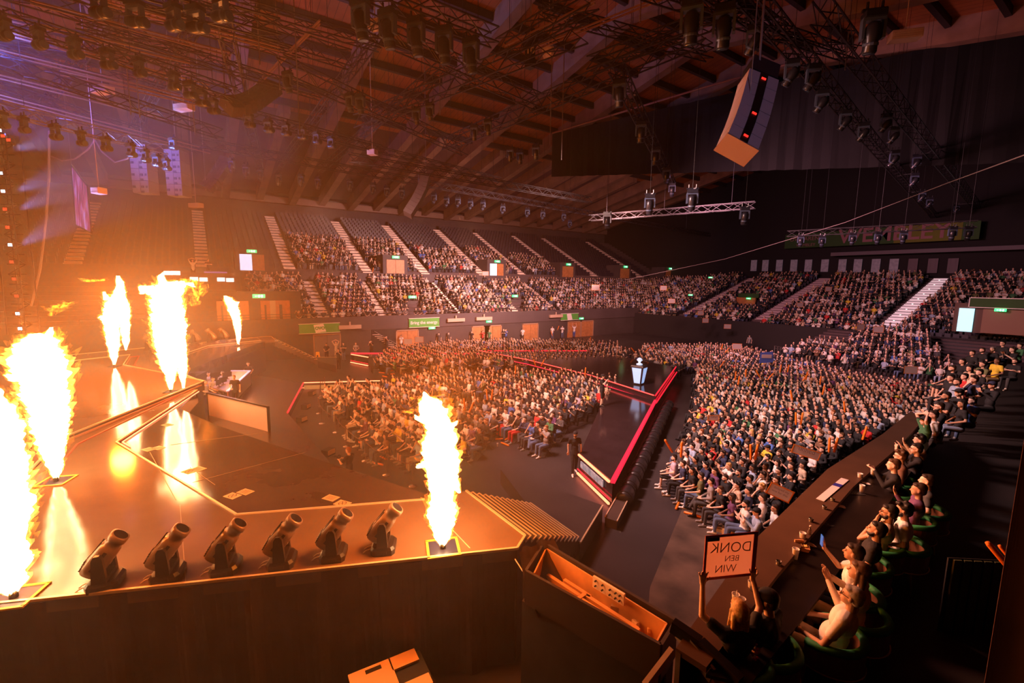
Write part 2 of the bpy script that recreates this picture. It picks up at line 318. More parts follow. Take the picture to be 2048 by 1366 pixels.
b = MB(); b.add([(.07, -.6, .36), (.07, .35, .46), (.07, .6, -.36), (.07, -.4, -.46)], [(0, 3, 2, 1)]); b.obj('emblem', white_t, o); txt('OVO', 'lettering', green, mid+np.array([.09, 0, 0]), (0, 1, 0), (0, 0, 1), .42, o, bold=.02)
banner(818, 878, 636, 654, 'green banner reading a slogan about energy on the balcony fascia', 'Bring the energy.', .50)
o, mid = banner(1122, 1156, 627, 640, 'smallest green banner, at the far end of the balcony fascia')
MB().add([(.07, -.6, .4), (.07, .2, .5), (.07, .5, -.4), (.07, -.4, -.5)], [(0, 3, 2, 1)]).obj('emblem', white_t, o)
heat = mat('heater_beige', (.55, .38, .28), .5)
for k, (px, py) in enumerate(((700, 654), (912, 640), (968, 637), (1112, 632))):
    q = atx(px, py, XF+.45); o = MB().box((0, 0, 0), (.3, 2.3, .4)).box((0, 0, .3), (.1, .15, .5)).obj('wall_heater', heat, loc=q)
    tag(o, ('beige wall heater just right of the emblem banner', 'beige wall heater right of the energy slogan banner', 'beige wall heater halfway to the last green banner', 'beige wall heater touching the smallest green banner')[k], 'heater')
# control gallery (monitors) at the left of the far stand
q0 = atx(325, 560, XF-1.); q1 = atx(470, 560, XF-1.)
struct(MB().box((XF-3.2, (q0[1]+q1[1])/2, 4.2), (4.2, q1[1]-q0[1], 8.4)).obj('wall_control_gallery', mat('gallery_wall', (.06, .035, .035), .8)))
struct(MB().box((XF-.95, (q0[1]+q1[1])/2+.3, 6.75), (.25, q1[1]-q0[1]-.4, .18)).obj('trim_gallery_shelf', BLACK))
scr = mat('monitor_glow', (.6, .7, .9), .4, emis=(.75, .85, 1), es=1.2)
for k, (px, py) in enumerate(((336, 546), (352, 546), (388, 558), (407, 559), (442, 559), (460, 560))):
    q = atx(px, py, XF-.8); o = MB().box((0, 0, 0), (.08, .72, .46)).box((-.03, 0, -.4), (.05, .08, .5)).obj('monitor', BLACK, loc=q)
    MB().box((.06, 0, 0), (.02, .62, .36)).obj('screen', scr, o)
    tag(o, ('bright monitor at the left end of the gallery pair', 'bright monitor right beside the first of the gallery', 'lower monitor, third along the dark gallery', 'lower monitor, fourth along the dark gallery', 'lower monitor, fifth along the dark gallery', 'last monitor of the gallery, nearest the doors')[k], 'monitor')
# ---- end stand
YE = 58.; YT = 80.; ZE0 = 2.5; ESL = .31; ES = .92
def end_z(y): return ZE0+math.floor((y-YE)/ES+1e-6)*ES*ESL
P = [(YE, 0)]
for k in range(24): P += [(YE+k*ES, ZE0+k*ES*ESL), (YE+(k+1)*ES, ZE0+k*ES*ESL)]
P += [(YE+24*ES, 0)]
struct(extr(P, -60, 20, 'x').obj('wall_stand_end', concm))
struct(MB().box((-30, YE-.1, 1.6), (66, .2, 3.2)).obj('wall_fascia_end', mat('end_fascia', (.02, .015, .016), .8)))
# raked block in front of the end stand, beside the near stand
YB0 = 44.; P = [(YB0, 0)]
for k in range(14): P += [(YB0+k, .5+k*.2), (YB0+k+1, .5+k*.2)]
P += [(YB0+14, 0)]
struct(extr(P, -21.5, -2, 'x').obj('wall_raked_block', concm))
def blk_z(p): return .5+math.floor(p[1]-YB0)*.2
b = MB()
qa = at(1548, 712, 0); qb = at(1700, 750, 0); qc = at(1905, 775, 0)
for p, q in ((qa, qb), (qb, qc)):
    for z in (1.15, .9, .15): b.bar((p[0], p[1], z), (q[0], q[1], z), .06)
    n = int(np.linalg.norm(q-p)/.5)
    for k in range(n+1): r = p+(q-p)*k/n; b.bar((r[0], r[1], .0), (r[0], r[1], 1.15), .045 if k % 4 else .08)
tag(b.obj('crowd_barrier', ALU), 'grey metal barrier railing between floor seats and raked block', 'barrier')
# lit stairs in the end stand
def end_stairs(px, m, w=1.7, k0=3, lights=False):
    q = aty(px, 600, YE+14); b = MB()
    for k in range(k0, 23): z = ZE0+k*ES*ESL; y = YE+k*ES; b.box((q[0], y+ES/2, z+.04), (w, ES*.9, .08)); b.box((q[0], y+ES*.75, z+.15), (w, ES*.45, .16))
    struct(b.obj('trim_aisle_stairs', m))
    if lights:
        b = MB()
        for k in range(k0, 23, 2): b.box((q[0]+.0, YE+k*ES+.2, ZE0+k*ES*ESL+.28), (.12, .12, .05))
        b.obj('trim_stair_lamp', exw)['kind'] = 'structure'
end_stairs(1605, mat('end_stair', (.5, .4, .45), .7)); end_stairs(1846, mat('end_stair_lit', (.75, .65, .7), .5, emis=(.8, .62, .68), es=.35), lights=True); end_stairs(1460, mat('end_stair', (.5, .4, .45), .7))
# pale curtained openings along the end wall
pale = mat('pale_curtain', (.30, .26, .32), .8, noise=.25, nscale=3., emis=(.5, .42, .55), es=.05)  # lit look added as faint self-glow; last panels take a dimmer copy
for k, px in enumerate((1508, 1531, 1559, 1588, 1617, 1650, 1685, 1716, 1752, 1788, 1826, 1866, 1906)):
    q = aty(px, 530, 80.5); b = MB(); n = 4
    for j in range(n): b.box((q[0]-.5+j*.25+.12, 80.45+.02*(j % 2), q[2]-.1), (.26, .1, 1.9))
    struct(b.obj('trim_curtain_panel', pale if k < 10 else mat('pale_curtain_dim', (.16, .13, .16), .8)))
# venue banner high on the end wall
dg = mat('dark_green_banner', (.03, .085, .02), .8); pk = mat('banner_pink', (.30, .14, .17), .8); yg = mat('banner_yellowgreen', (.15, .16, .02), .8)
YW = 79.
a = aty(1570, 487, YW); c = aty(1962, 450, YW); zt = aty(1760, 456, YW)[2]; zb = aty(1760, 488, YW)[2]; mid = np.array([(a[0]+c[0])/2, YW, (zt+zb)/2]); W = c[0]-a[0]
o = MB().box((0, 0, 0), (W, .15, zt-zb)).obj('venue_banner', dg, loc=mid); tag(o, 'long dark green venue banner with big pink capitals on end wall', 'banner')
MB().box((W*.28, -.09, 0), (W*.3, .04, zt-zb)).obj('panel', yg, o)
H = zt-zb; txt('WEMBLEY', 'lettering', pk, mid+np.array([W*.11, -.16, .15]), (1, 0, 0), (.12, 0, 1), H*1.25, o, bold=.05)
txt('OVO ARENA', 'lettering', pk, mid+np.array([-W*.36, -.16, .25]), (1, 0, 0), (0, 0, 1), H*.38, o); txt('WEMBLEY', 'lettering', pk, mid+np.array([-W*.36, -.16, -.7]), (1, 0, 0), (0, 0, 1), H*.28, o)
struct(MB().box((mid[0]+8, YW-.3, zb-1.2), (W*1.1, .3, .5)).obj('trim_banner_ledge', mat('ledge', (.14, .12, .15), .7)))
# doorway with bluish light at the right, green framed sign over it
q = aty(2006, 644, 57.); t = struct(thing('wall_doorway', (q[0], 57., q[2]-1.1)))
MB().box((.3, .4, 1.3), (7., .5, 2.6)).obj('wall_box', mat('vom_wall', (.10, .05, .035), .7), t); MB().box((-2.35, .05, 1.1), (1.0, .1, 2.1)).obj('door_panel', mat('door_blue', (.4, .7, .8), .5, emis=(.42, .85, 1), es=1.1), t)
MB().box((.2, .05, 1.1), (3.0, .1, 2.1)).obj('door_panel', mat('brown_door', (.2, .1, .06), .5), t)
b = MB(); b.box((0, 0, 0), (4.6, .12, .8)); o = b.obj('vomitory_sign', dg, loc=(q[0]+.1, 56.8, q[2]+1.6)); tag(o, 'wide dark green panel over the bluish lit doorway by end stand', 'sign'); b = MB(); [b.box(c_, s_) for c_, s_ in (((0, -.08, .42), (4.7, .05, .06)), ((0, -.08, -.42), (4.7, .05, .06)), ((-2.3, -.08, 0), (.06, .05, .9)), ((2.3, -.08, 0), (.06, .05, .9)))]; b.obj('frame', WHITE, o)
exit_sign((q[0]-.2, 56.6, q[2]+1.02), (0, -1, 0), .8, 'under the framed green panel by the blue doorway')
o = MB().box((0, 0, 0), (3., .1, .6)).obj('vomitory_sign', dg, loc=aty(1497, 591, YE+8)); tag(o, 'plain dark green panel above wooden doorway in the end stand', 'sign'); exit_sign(aty(1497, 597, YE+7.8), (0, -1, 0), .7, 'under the plain green panel of the end stand')
t = struct(thing('wall_doorway', aty(1492, 605, YE+8.2))); MB().box((0, 0, 0), (2.8, .3, 1.5)).obj('door_panel', doorw, t)
for px, py, D, wh in ((1421, 555, 75, 'high in the dark corner past the empty seats'), (1381, 590, 70, 'low beside the crowd in the far corner')): exit_sign(atd(px, py, D), (.6, -.8, 0), .7, wh)
# black drape hanging from the roof across the hall
dr = mat('roof_drape', (.004, .003, .0035), .9, noise=.3, nscale=.6)
def drape_sheet(name, pts, zt, zb, m, amp=.12, n=80, kind=True):
    b = MB(); V = []; A = np.array(pts, float); seg = np.linalg.norm(np.diff(A, axis=0), axis=1); cum = np.r_[0, np.cumsum(seg)]; L = cum[-1]
    for i in range(n+1):
        t = L*i/n; k = min(int(np.searchsorted(cum, t, 'right')-1), len(seg)-1); f = (t-cum[k])/seg[k]; p = A[k]*(1-f)+A[k+1]*f; d = (A[k+1]-A[k])/seg[k]; nn = np.array([-d[1], d[0]])
        w_ = amp*(math.sin(t*5.1)+.5*math.sin(t*11.3+1)); z1 = zt if not hasattr(zt, '__len__') else zt[0]+(zt[1]-zt[0])*t/L; z0 = zb if not hasattr(zb, '__len__') else zb[0]+(zb[1]-zb[0])*t/L
        V.append([(p[0]+nn[0]*w_*.4, p[1]+nn[1]*w_*.4, z1), (p[0]+nn[0]*w_, p[1]+nn[1]*w_, z0), (p[0]+nn[0]*(w_+.03), p[1]+nn[1]*(w_+.03), z0), (p[0]+nn[0]*(w_*.4+.03), p[1]+nn[1]*(w_*.4+.03), z1)])
    b.rings(V); return b.obj(name, m, smooth=False)
o = drape_sheet('roof_drape', [(-43.2, 35), (-13.5, 46.8), (6, 54)], (25.0, 26.5), (20.2, 15.5), dr); tag(o, 'huge black drape hanging from the roof ribs across the hall', 'drape')
o = MB().tube([(-43.2, 35, 25.05), (-28, 41.2, 26.6), (-13.5, 46.8, 27.6)], .1, 6).obj('drape_track', mat('track', (.3, .14, .12), .6)); tag(o, 'pale curved track carrying the huge black roof drape', 'curtain track')
# ------------------------------------------------------------------ stage
ZS = 2.6
deck = mat('stage_deck', (.19, .115, .07), .10, noise=.14, nscale=.8, spec=.26); pit_m = mat('glossy_deck', (.085, .05, .03), .09, noise=.3, nscale=.6); redtape = mat('red_tape', (.5, .04, .02), .5)
def mx_(p): return (2*XC-p[0], p[1])
N = [(-6.93, 4.95), (-7.21, 5.35), (-9.71, 5.31)]           # near wing corner
PC = [(-18.9, -2.5), (-11.49, .39), (-9.85, 4.24)]           # edge of the lowered glossy deck
TIP = (XC, -.22)
front = [(-13.5, -12.5), N[0], N[1], N[2], PC[2], PC[1], PC[0], (-26.0, -.30)]
def poly_obj(name, poly, z0, z1, m): return struct(MB().prism(poly, z0, z1).obj(name, m))
wing = [(-13.9, -11.5), (-6.93, 4.95), (-7.21, 5.35), (-9.71, 5.31), (-9.85, 4.24), (-11.49, .39), (-18.9, -2.5), (-26.2, -.34), (-26.4, -.6), (-19.75, -4.0), (-15.2, -4.1), (-17.5, -9.0)]
poly_obj('floor_stage_wing', wing, 2.35, ZS, deck); poly_obj('floor_stage_wing', [mx_(p) for p in wing], 2.35, ZS, deck)
main = [(-26.9, -.26), (XC, -.05), (2*XC+26.9, -.26), mx_((-19.75, -4.0)), mx_((-15.2, -4.1)), mx_((-17.5, -12)), (-17.5, -12), (-15.2, -4.1), (-19.75, -4.0)]
poly_obj('floor_stage_centre', main, 2.3, ZS+.16, deck)
# lowered glossy decks
pit = [(-18.9, -2.5), (-11.49, .39), (-9.85, 4.24), (-10.1, 4.5), (-14.42, 2.49), (-19.43, .27), (-22.8, -.93), (-26.0, -.34)]
poly_obj('floor_glossy_deck', pit, 2.0, ZS-.06, pit_m); poly_obj('floor_glossy_deck', [mx_(p) for p in pit], 2.0, ZS-.06, pit_m)
def edge(pts, z, m, w=.05, name='trim_stage_edge', close=False):
    b = MB()
    for a, c in zip(pts[:-1], pts[1:]): b.bar((a[0], a[1], z), (c[0], c[1], z), w)
    return struct(b.obj(name, m))
for f in (lambda p: p, mx_):
    edge([f(p) for p in ((-26.0, -.34), (-18.9, -2.5), (-11.49, .39), (-9.85, 4.24))], ZS+.01, GOLD, .045)
    edge([f(p) for p in ((-25.8, -.28), (-18.95, -2.36), (-18.3, -2.1))], ZS-.03, REDLED2, .03)
    edge([f(p) for p in ((-13.9, -11.5), (-6.93, 4.95), (-7.21, 5.35), (-9.71, 5.31))], ZS+.005, GOLD, .05)
    edge([f(p) for p in ((-17.6, -9), (-15.2, -4.05), (-19.72, -3.94), (-26.9, -.22), (XC, -.05))], ZS+.17, GOLD, .05)
    edge([f(p) for p in ((-15.15, -4.03), (-19.70, -3.90), (-26.9, -.17))], ZS+.04, mat('copper_riser', (.7, .3, .15), .3, .3), .06)
    edge([f(p) for p in ((-16.6, -5.8), (-15.0, -3.6), (-19.3, -3.5), (-25.4, -.95))], ZS+.003, redtape, .05, 'trim_tape')
    edge([f(p) for p in ((-9.42, 4.2), (-7.45, 4.2-.04))], ZS+.004, GOLD, .015)
# deck joints
b = MB()
for a, c in ((at(360, 1010, ZS), at(372, 1170, ZS)), (at(300, 905, ZS), at(352, 1000, ZS)), (at(340, 890, ZS-.06), at(530, 865, ZS-.06)), (at(385, 965, ZS-.06), at(610, 905, ZS-.06)), (at(380, 935, ZS-.06), at(430, 970, ZS-.06))): b.bar(a+np.array([0, 0, .005]), c+np.array([0, 0, .005]), .012, .006)
struct(b.obj('trim_deck_joint', mat('joint', (.3, .18, .1), .5)))
# skirts
sk = mat('stage_skirt', (.06, .036, .026), .75, noise=.35, nscale=1.4)
o = drape_sheet('stage_skirt', [(-13.9, -11.5), (-6.95, 4.93)], 2.55, .0, sk, .07, 160); tag(o, 'tall black pleated skirt hanging below the front stage edge', 'curtain')
o = drape_sheet('stage_skirt', [(-6.95, 4.98), (-7.2, 5.33)], 2.55, .0, sk, .02, 12); tag(o, 'narrow black skirt below the stage corner beside the stairs', 'curtain')
struct(MB().prism([(-10.1, 4.5), (-14.42, 2.49), (-19.43, .27), (-22.8, -.93), (-26.0, -.34), (-27.3, -.1), (-27.3, -2), (-18, -3.4), (-11, 0), (-9.8, 3.8)], 0, 2.0).obj('wall_under_stage', mat('under_stage', (.03, .02, .02), .8)))
struct(MB().prism([mx_(p) for p in [(-10.1, 4.5), (-14.42, 2.49), (-19.43, .27), (-22.8, -.93), (-26.0, -.34), (-27.3, -.1), (-27.3, -2), (-18, -3.4), (-11, 0), (-9.8, 3.8)]], 0, 2.0).obj('wall_under_stage', mat('under_stage', (.03, .02, .02), .8)))
struct(MB().prism([(-17, -9), (-15, -4.5), (-39.6, -4.5), (-37.6, -9)], 0, 2.3).obj('wall_under_stage', mat('under_stage', (.03, .02, .02), .8)))
# staircases
stm = mat('step_tread', (.06, .040, .032), .55, noise=.2, nscale=2.)
def stairs(f, label):
    t = thing('stage_stairs', (f(N[2])[0], f(N[2])[1], 0), 0, label, 'stairs'); O = np.array([f(N[2])[0], f(N[2])[1], 0])
    a = np.array([-7.21, 5.35]); c = np.array([-9.71, 5.31]); a2 = np.array([-8.84, 8.45]); c2 = np.array([-11.2, 8.5]); n = 12; hz = (2.6-.6)/(n+1)
    b = MB(); g = MB()
    for k in range(n):
        z = 2.6-(k+1)*hz; p0 = a+(a2-a)*k/n; p1 = c+(c2-c)*k/n; q0 = a+(a2-a)*(k+1)/n; q1 = c+(c2-c)*(k+1)/n
        P = [f(p0), f(q0), f(q1), f(p1)]; b.prism([(x-O[0], y-O[1]) for x, y in P], max(z-.5, 0.), z)
        for u, v in ((P[1], P[2]), (P[0], P[1]), (P[3], P[2])): g.bar((u[0]-O[0], u[1]-O[1], z+.01), (v[0]-O[0], v[1]-O[1], z+.01), .028)
    b.obj('treads', stm, t); g.obj('nosing', GOLD, t)
    L = [(-8.78, 8.45), (-10.0, 10.6), (-14.3, 9.35), (-11.3, 8.5)]; MB().prism([(f(p)[0]-O[0], f(p)[1]-O[1]) for p in L], 0, .6).obj('landing', floor_m, t)
    g = MB(); g.bar((f(L[0])[0]-O[0], f(L[0])[1]-O[1], .6), (f(L[1])[0]-O[0], f(L[1])[1]-O[1], .6), .045); g.obj('landing_edge', GOLD, t)
stairs(lambda p: p, 'wide dark stage stairs with pale nosings beside the front flame'); stairs(mx_, 'dark stage stairs with gold nosings on the far wing')
P = [(-11.0, 12.65), (-9.79, 10.5), (-9.4, 10.65), (-10.62, 12.8)]; o = MB().prism([(x+10.2, y-11.6) for x, y in P], 0, .3).obj('step_box', stm, loc=(-10.2, 11.6, 0)); tag(o, 'low dark step box with pale edges beside the stair landing', 'step'); g = MB(); g.bar((P[0][0]+10.2, P[0][1]-11.6, .31), (P[1][0]+10.2, P[1][1]-11.6, .31), .035); g.bar((P[3][0]+10.2, P[3][1]-11.6, .31), (P[2][0]+10.2, P[2][1]-11.6, .31), .035); g.obj('edge', GOLD, o)
# ---- middle platform + runway arms (LED edged)
glossk = mat('runway_gloss', (.030, .018, .022), .12, noise=.2, nscale=1.)
arm = [(-13.16, 12.49), (-10.58, 11.66), (-17.0, 22.1), (-21.0, 22.4)]
for f in (lambda p: p, mx_):
    poly_obj('floor_runway', [f(p) for p in arm], 0, .95, glossk)
plat = [(-17.0, 22.15), (-22.3, 31.4), (-32.3, 31.4), (-37.6, 22.15), (-30.5, 23.4), (XC, 23.1), (-23.5, 23.1)]
poly_obj('floor_runway_centre', plat, 0, 1.25, glossk)
for f in (lambda p: p, mx_):
    edge([f(p) for p in ((-10.55, 11.64), (-16.97, 22.1))], .96, mat('red_led_wide', (.3, .01, .03), .4, emis=(1, .015, .045), es=1.4), .14, 'trim_led'); edge([f(p) for p in ((-17.0, 22.12), (-22.3, 31.42))], 1.27, REDLED, .06, 'trim_led'); edge([f(p) for p in ((-16.9, 22.1), (-22.2, 31.42))], .85, REDLED, .06, 'trim_led')
    edge([f(p) for p in ((-13.2, 12.46), (-10.7, 11.62))], .9, REDLED2, .07, 'trim_led'); edge([f(p) for p in ((-13.2, 12.42), (-10.62, 11.56))], .12, REDLED2, .07, 'trim_led'); edge([f(p) for p in ((-13.2, 12.42), (-10.62, 11.56))], .3, REDLED, .04, 'trim_led')
    edge([f(p) for p in ((-17.1, 22.1), (-23.5, 23.05), (XC, 23.05))], 1.27, mat('pink_led', (.3, .05, .05), .4, emis=(1, .07, .06), es=1.8), .06, 'trim_led'); edge([f(p) for p in ((-17.1, 22.02), (-23.5, 22.97), (XC, 22.97))], .9, mat('magenta_led', (.3, .02, .05), .4, emis=(1, .02, .06), es=1.3), .06, 'trim_led')
scr2 = mat('strip_screen', (.2, .2, .25), .3, noise=.9, nscale=6., emis=(.5, .55, .62), es=.28)
b = MB(); b.bar((-12.95, 12.36, .6), (-11.15, 11.78, .6), .04, .26); o = b.obj('strip_screen', scr2); tag(o, 'glassy strip screen set in the end of the near runway', 'screen')
# padded cable bags along the outside of the near runway
bag = mat('padded_vinyl', (.022, .02, .024), .38)
o = None
for k in range(15):
    t_ = k/15.; p = np.array([-10.25, 11.9])*(1-t_)+np.array([-17.6, 24.3])*t_; q = p+(np.array([-17.6, 24.3])-np.array([-10.25, 11.9]))/15*.95; d = q-p; L = np.linalg.norm(d)
    if o is None:
        b = MB(); b.tube([(0, 0, 0), (0, .06, 0), (0, L*.5, 0), (0, L-.06, 0), (0, L, 0)], [.16, .27, .30, .27, .16], 12); me = b.mesh('padded_bag', bag, True)
        g = MB(); g.tube([(0, .12, 0), (0, .15, 0)], [.305, .305], 12); g.tube([(0, L-.15, 0), (0, L-.12, 0)], [.305, .305], 12); gm = g.mesh('strap', METAL)
    o = link(me, 'padded_bag', None, (p[0], p[1], .31), math.atan2(-d[0], d[1])); tag(o, 'black padded bag against the near runway, '+ordw(k)+' from its stage end', 'bag', 'padded bags along the near runway'); link(gm, 'strap', o)
# player pen (mid stage): front LED V and glass screens
pen = mat('pen_floor', (.07, .05, .06), .22, noise=.25, nscale=.5)
pv = [xy(575, 826, .5), xy(607, 766, .5), xy(760, 762, .5)]
pen_poly = [pv[0], pv[1], (-36.5, 3), (XC, 0.1), (-19.0, .9), (-15, 2.8)]
poly_obj('floor_player_area', [pv[0], (pv[1][0], pv[1][1]), (-40, 3.2), (-34.5, -.6), (-20.2, -.6), (-16.2, 1.5), (-18.8, 4.0)], 0, .5, pen)
edge([pv[0], pv[1]], .52, REDLED, .07, 'trim_led'); edge([pv[1], pv[2]], .52, REDLED2, .06, 'trim_led'); edge([pv[1], pv[2]], .15, REDLED2, .06, 'trim_led')
o = MB().bar(xy(608, 772, .4)+(.3,), xy(760, 768, .4)+(.3,), .06, .28).obj('strip_screen', mat('strip_screen_amber', (.25, .15, .05), .3, emis=(1, .5, .15), es=.25)); tag(o, 'amber lit strip screen between red light lines before central seats', 'screen')
# footlights on the floor outside the pen
for k, (px, py, ax) in enumerate(((592, 838, .7), (600, 812, .9), (612, 785, .9), (645, 905, .6), (593, 845, .7))[:4]):
    q = at(px+12, py+6, 0); o = MB().box((0, 0, .16), (.35, .5, .3)).obj('floor_light', BLACK, loc=q, rz=ax); MB().box((.19, 0, .2), (.03, .4, .2)).obj('lens', mat('warm_lens', (.6, .35, .2), .4), o)
    tag(o, ('black floor light by the sharp corner of the red edge', 'black floor light halfway along the slanted red edge', 'black floor light near the upper red corner', 'black wedge floor light behind the ginger photographer')[k], 'floor light')
# LED screen wall panel in front of the near player desk
A = at(420, 848, 0); B = at(540, 883, 0); pan = mat('white_panel', (.80, .62, .62), .18); zt_ = 1.75
t = thing('desk_screen', A, 0, 'large pale glossy panel in a black frame beside the glossy deck', 'screen'); d = B-A; L = np.linalg.norm(d); t.rotation_euler.z = math.atan2(d[1], d[0])
MB().box((L/2, 0, .92), (L-.1, .06, zt_-.18)).obj('panel', pan, t); b = MB(); b.box((L/2, 0, zt_), (L, .12, .06)); b.box((0, 0, .9), (.06, .12, 1.75)); b.box((L, 0, .9), (.06, .12, 1.75)); b.box((L/2, 0, .03), (L, .12, .06)); b.obj('frame', BLACK, t)
# players' desk with bluish light
zD = 1.5; dk = mat('desk_blue', (.18, .16, .25), .4); D0 = np.array(xy(455, 783, zD)); D1 = np.array(xy(500, 742, zD)); D2 = np.array(xy(462, 742, zD)); D3 = np.array(xy(425, 775, zD))
D0, D1 = D0, D1; w_ = np.array([-2.6, -1.6]); P4 = [D0, D1, D2, D3]; cen = sum(P4)/4
t = thing('player_desk', (cen[0], cen[1], .5), 0, 'players desk lit blue beside the centre stage tip', 'desk')
MB().prism([tuple(p-cen) for p in P4], .93, 1.0).obj('desk_top', dk, t)
b = MB(); a_, c_ = D0-cen, D1-cen; b.bar((a_[0], a_[1], .5), (c_[0], c_[1], .5), .06, .9); b.obj('front_panel', mat('desk_front', (.30, .08, .06), .3), t)
b = MB(); b.bar((a_[0], a_[1], 1.02), (c_[0], c_[1], 1.02), .14, .05); e_ = D2-cen; b.bar((c_[0], c_[1], 1.02), (e_[0], e_[1], 1.02), .1, .05); b.obj('rim', mat('desk_rim', (.5, .5, .75), .4, emis=(.5, .5, .95), es=.45), t)
lamp('AREA', 'desk_light', (cen[0]-.5, cen[1]-.2, 4.0), 80, (.55, .6, 1), 1.2, (cen[0], cen[1], 1))
# trophy plinth on the runway platform
q = at(1277, 768, 1.25); t = thing('trophy_plinth', q, .3, 'glowing pale blue plinth carrying a trophy on the runway', 'plinth')
bl = mat('plinth_glow', (.3, .5, .9), .3, emis=(.38, .58, 1), es=.85); rf = [(-.25, 0), (.25, 0), (.42, 1.25), (-.42, 1.25)]
def rr(w, z, R=.0): return [(-w, -w, z), (w, -w, z), (w, w, z), (-w, w, z)]
b = MB(); b.rings([rr(.24, 0), rr(.27, .05), rr(.43, 1.2), rr(.40, 1.3)]); b.obj('frame', METAL, t)
b = MB()
for s_ in (0, 1, 2, 3):
    an = s_*math.pi/2; R2 = np.array([[math.cos(an), -math.sin(an), 0], [math.sin(an), math.cos(an), 0], [0, 0, 1]])
    b.add(np.array([(-.2, -.285, .1), (.2, -.285, .1), (.33, -.432, 1.14), (-.33, -.432, 1.14)])@R2.T, [(0, 1, 2, 3)])
b.obj('glow_panel', bl, t)
b = MB(); b.lathe([(.2, 1.3), (.22, 1.36), (.09, 1.42), (.07, 1.5), (.2, 1.62), (.14, 1.72), (.05, 1.78)], n=8); o = b.obj('trophy', mat('trophy_silver', (.8, .85, .95), .2, .6, emis=(.6, .75, 1), es=.8), loc=tuple(q), rz=.3); tag(o, 'small silver trophy standing on the glowing blue plinth', 'trophy')  # the silver also emits: its bluish shine is put in as glow
# ---- wooden trough and wall in front of the near stand
BX = 2.9; a = [at(*p, BX) for p in ((1088, 1084), (1352, 1240), (1322, 1288), (1052, 1140))]
wd = mat('raw_plywood', (.62, .30, .10), .6, noise=.2, nscale=3.); bd = mat('trough_black', (.035, .02, .015), .6)
cen = sum(a)/4; t = thing('plywood_trough', (cen[0], cen[1], 2.3), 0, 'long open plywood trough with black sides between stage and stand', 'trough')
Q = [p-cen for p in a]; b = MB()
for i in (0, 1, 2, 3): p, q = Q[i], Q[(i+1) % 4]; b.bar((p[0], p[1], .3), (q[0], q[1], .3), .05, .6)
b.prism([(p[0], p[1]) for p in Q], -.05, .0); b.obj('outer_case', bd, t)
b = MB(); sc_ = [(p[0]*.93, p[1]*.8) for p in Q]
for i in (0, 1, 3): p, q = sc_[i], sc_[(i+1) % 4]; b.bar((p[0], p[1], .29), (q[0], q[1], .29), .025, .5)
b.prism([(x, y) for x, y in sc_], .02, .04); b.obj('lining', wd, t)
b = MB(); v = np.array(Q[1]-Q[0]); v = v/np.linalg.norm(v); n_ = np.array([-v[1], v[0], 0])
for s0, s1, of in ((-1.1, -.35, -.1), (-.3, .75, -.02), (-.3, .75, -.25), (-.8, -.2, -.3)): b.bar(v*s0+n_*of*-1*.6+np.array([0, 0, .22]), v*s1+n_*of*-1*.6+np.array([0, 0, .22]), .07, .1)
for s0 in (-.3, .75): b.bar(v*s0+n_*.16+np.array([0, 0, .22]), v*s0-n_*.16+np.array([0, 0, .22]), .07, .12)
b.obj('batten', wd, t)
p = at(1217, 1178, BX); o = MB().box((0, 0, 0), (.62, .04, .2)).obj('socket_panel', mat('cream_plate', (.8, .62, .5), .5), loc=(p[0], p[1], p[2]-.02), rz=math.atan2(v[1], v[0])); tag(o, 'cream socket panel fixed inside the plywood trough', 'panel'); b = MB(); [b.lathe([(.015, -.03), (.015, .03)], (dx, -.025, dz), (0, 1, 0), 6) for dx in (-.24, -.1, .05, .16, .24) for dz in (-.04, .05)]; b.obj('socket', BLACK, o)
for k, (px, py, L_) in enumerate(((1232, 1215, .16), (1277, 1243, .2), (1300, 1256, .14))): o = MB().box((0, 0, 0), (L_, .1, .08)).obj('wood_offcut', mat('pale_wood', (.75, .5, .28), .6), loc=at(px, py, 2.55), rz=.5+k); tag(o, ('pale wood offcut in the middle section of the trough', 'pale wood block near the lower end of trough', 'smallest pale offcut at the trough end')[k], 'wood offcut')
# crumpled black cloth at the trough's head
b = MB(); V = []; p0 = at(1100, 1082, 3.0)
for j in range(7):
    V.append([(p0[0]-.12+.12*j+.06*math.sin(i*1.3+j), p0[1]+.15-.075*i-.1*(j/6.)*(i > 6), 3.0-.08*j-.05*abs(math.sin(i*1.1))-.3*(j/6.)) for i in range(12)])
vv = [p for r_ in V for p in r_]; b.add(vv+[(x, y, z-.02) for x, y, z in vv], [(j*12+i, j*12+i+1, (j+1)*12+i+1, (j+1)*12+i) for j in range(6) for i in range(11)]+[(84+(j+1)*12+i, 84+(j+1)*12+i+1, 84+j*12+i+1, 84+j*12+i) for j in range(6) for i in range(11)])
o = b.obj('black_cloth', mat('shiny_cloth', (.08, .05, .04), .4), smooth=True); tag(o, 'crumpled shiny black cloth over the head of the plywood trough', 'cloth')
# rope swag below the trough
R_ = [at(*p, zz) for p, zz in (((1030, 1118), 2.55), ((1060, 1165), 2.3), ((1120, 1213), 2.15), ((1180, 1245), 2.2), ((1260, 1272), 2.45), ((1330, 1290), 2.8))]
o = MB().tube(R_, .012, 6).obj('white_cable', mat('cable_white', (.7, .55, .45), .5)); tag(o, 'thin white cable sagging from the stage corner below the trough', 'cable')
struct(MB().prism([(p[0], p[1]) for p in (a[3]+np.array([-.1, 0, 0]), a[2], a[1], a[0])], 0, 2.25).obj('wall_trough_support', DRAPE))
o = drape_sheet('dark_curtain', [at(1045, 1150, 2.3)[:2], at(1330, 1300, 2.3)[:2], (-2.9, 4.3)], 2.3, 0, DRAPE, .05, 60); tag(o, 'dark curtain hanging below the plywood trough', 'curtain')
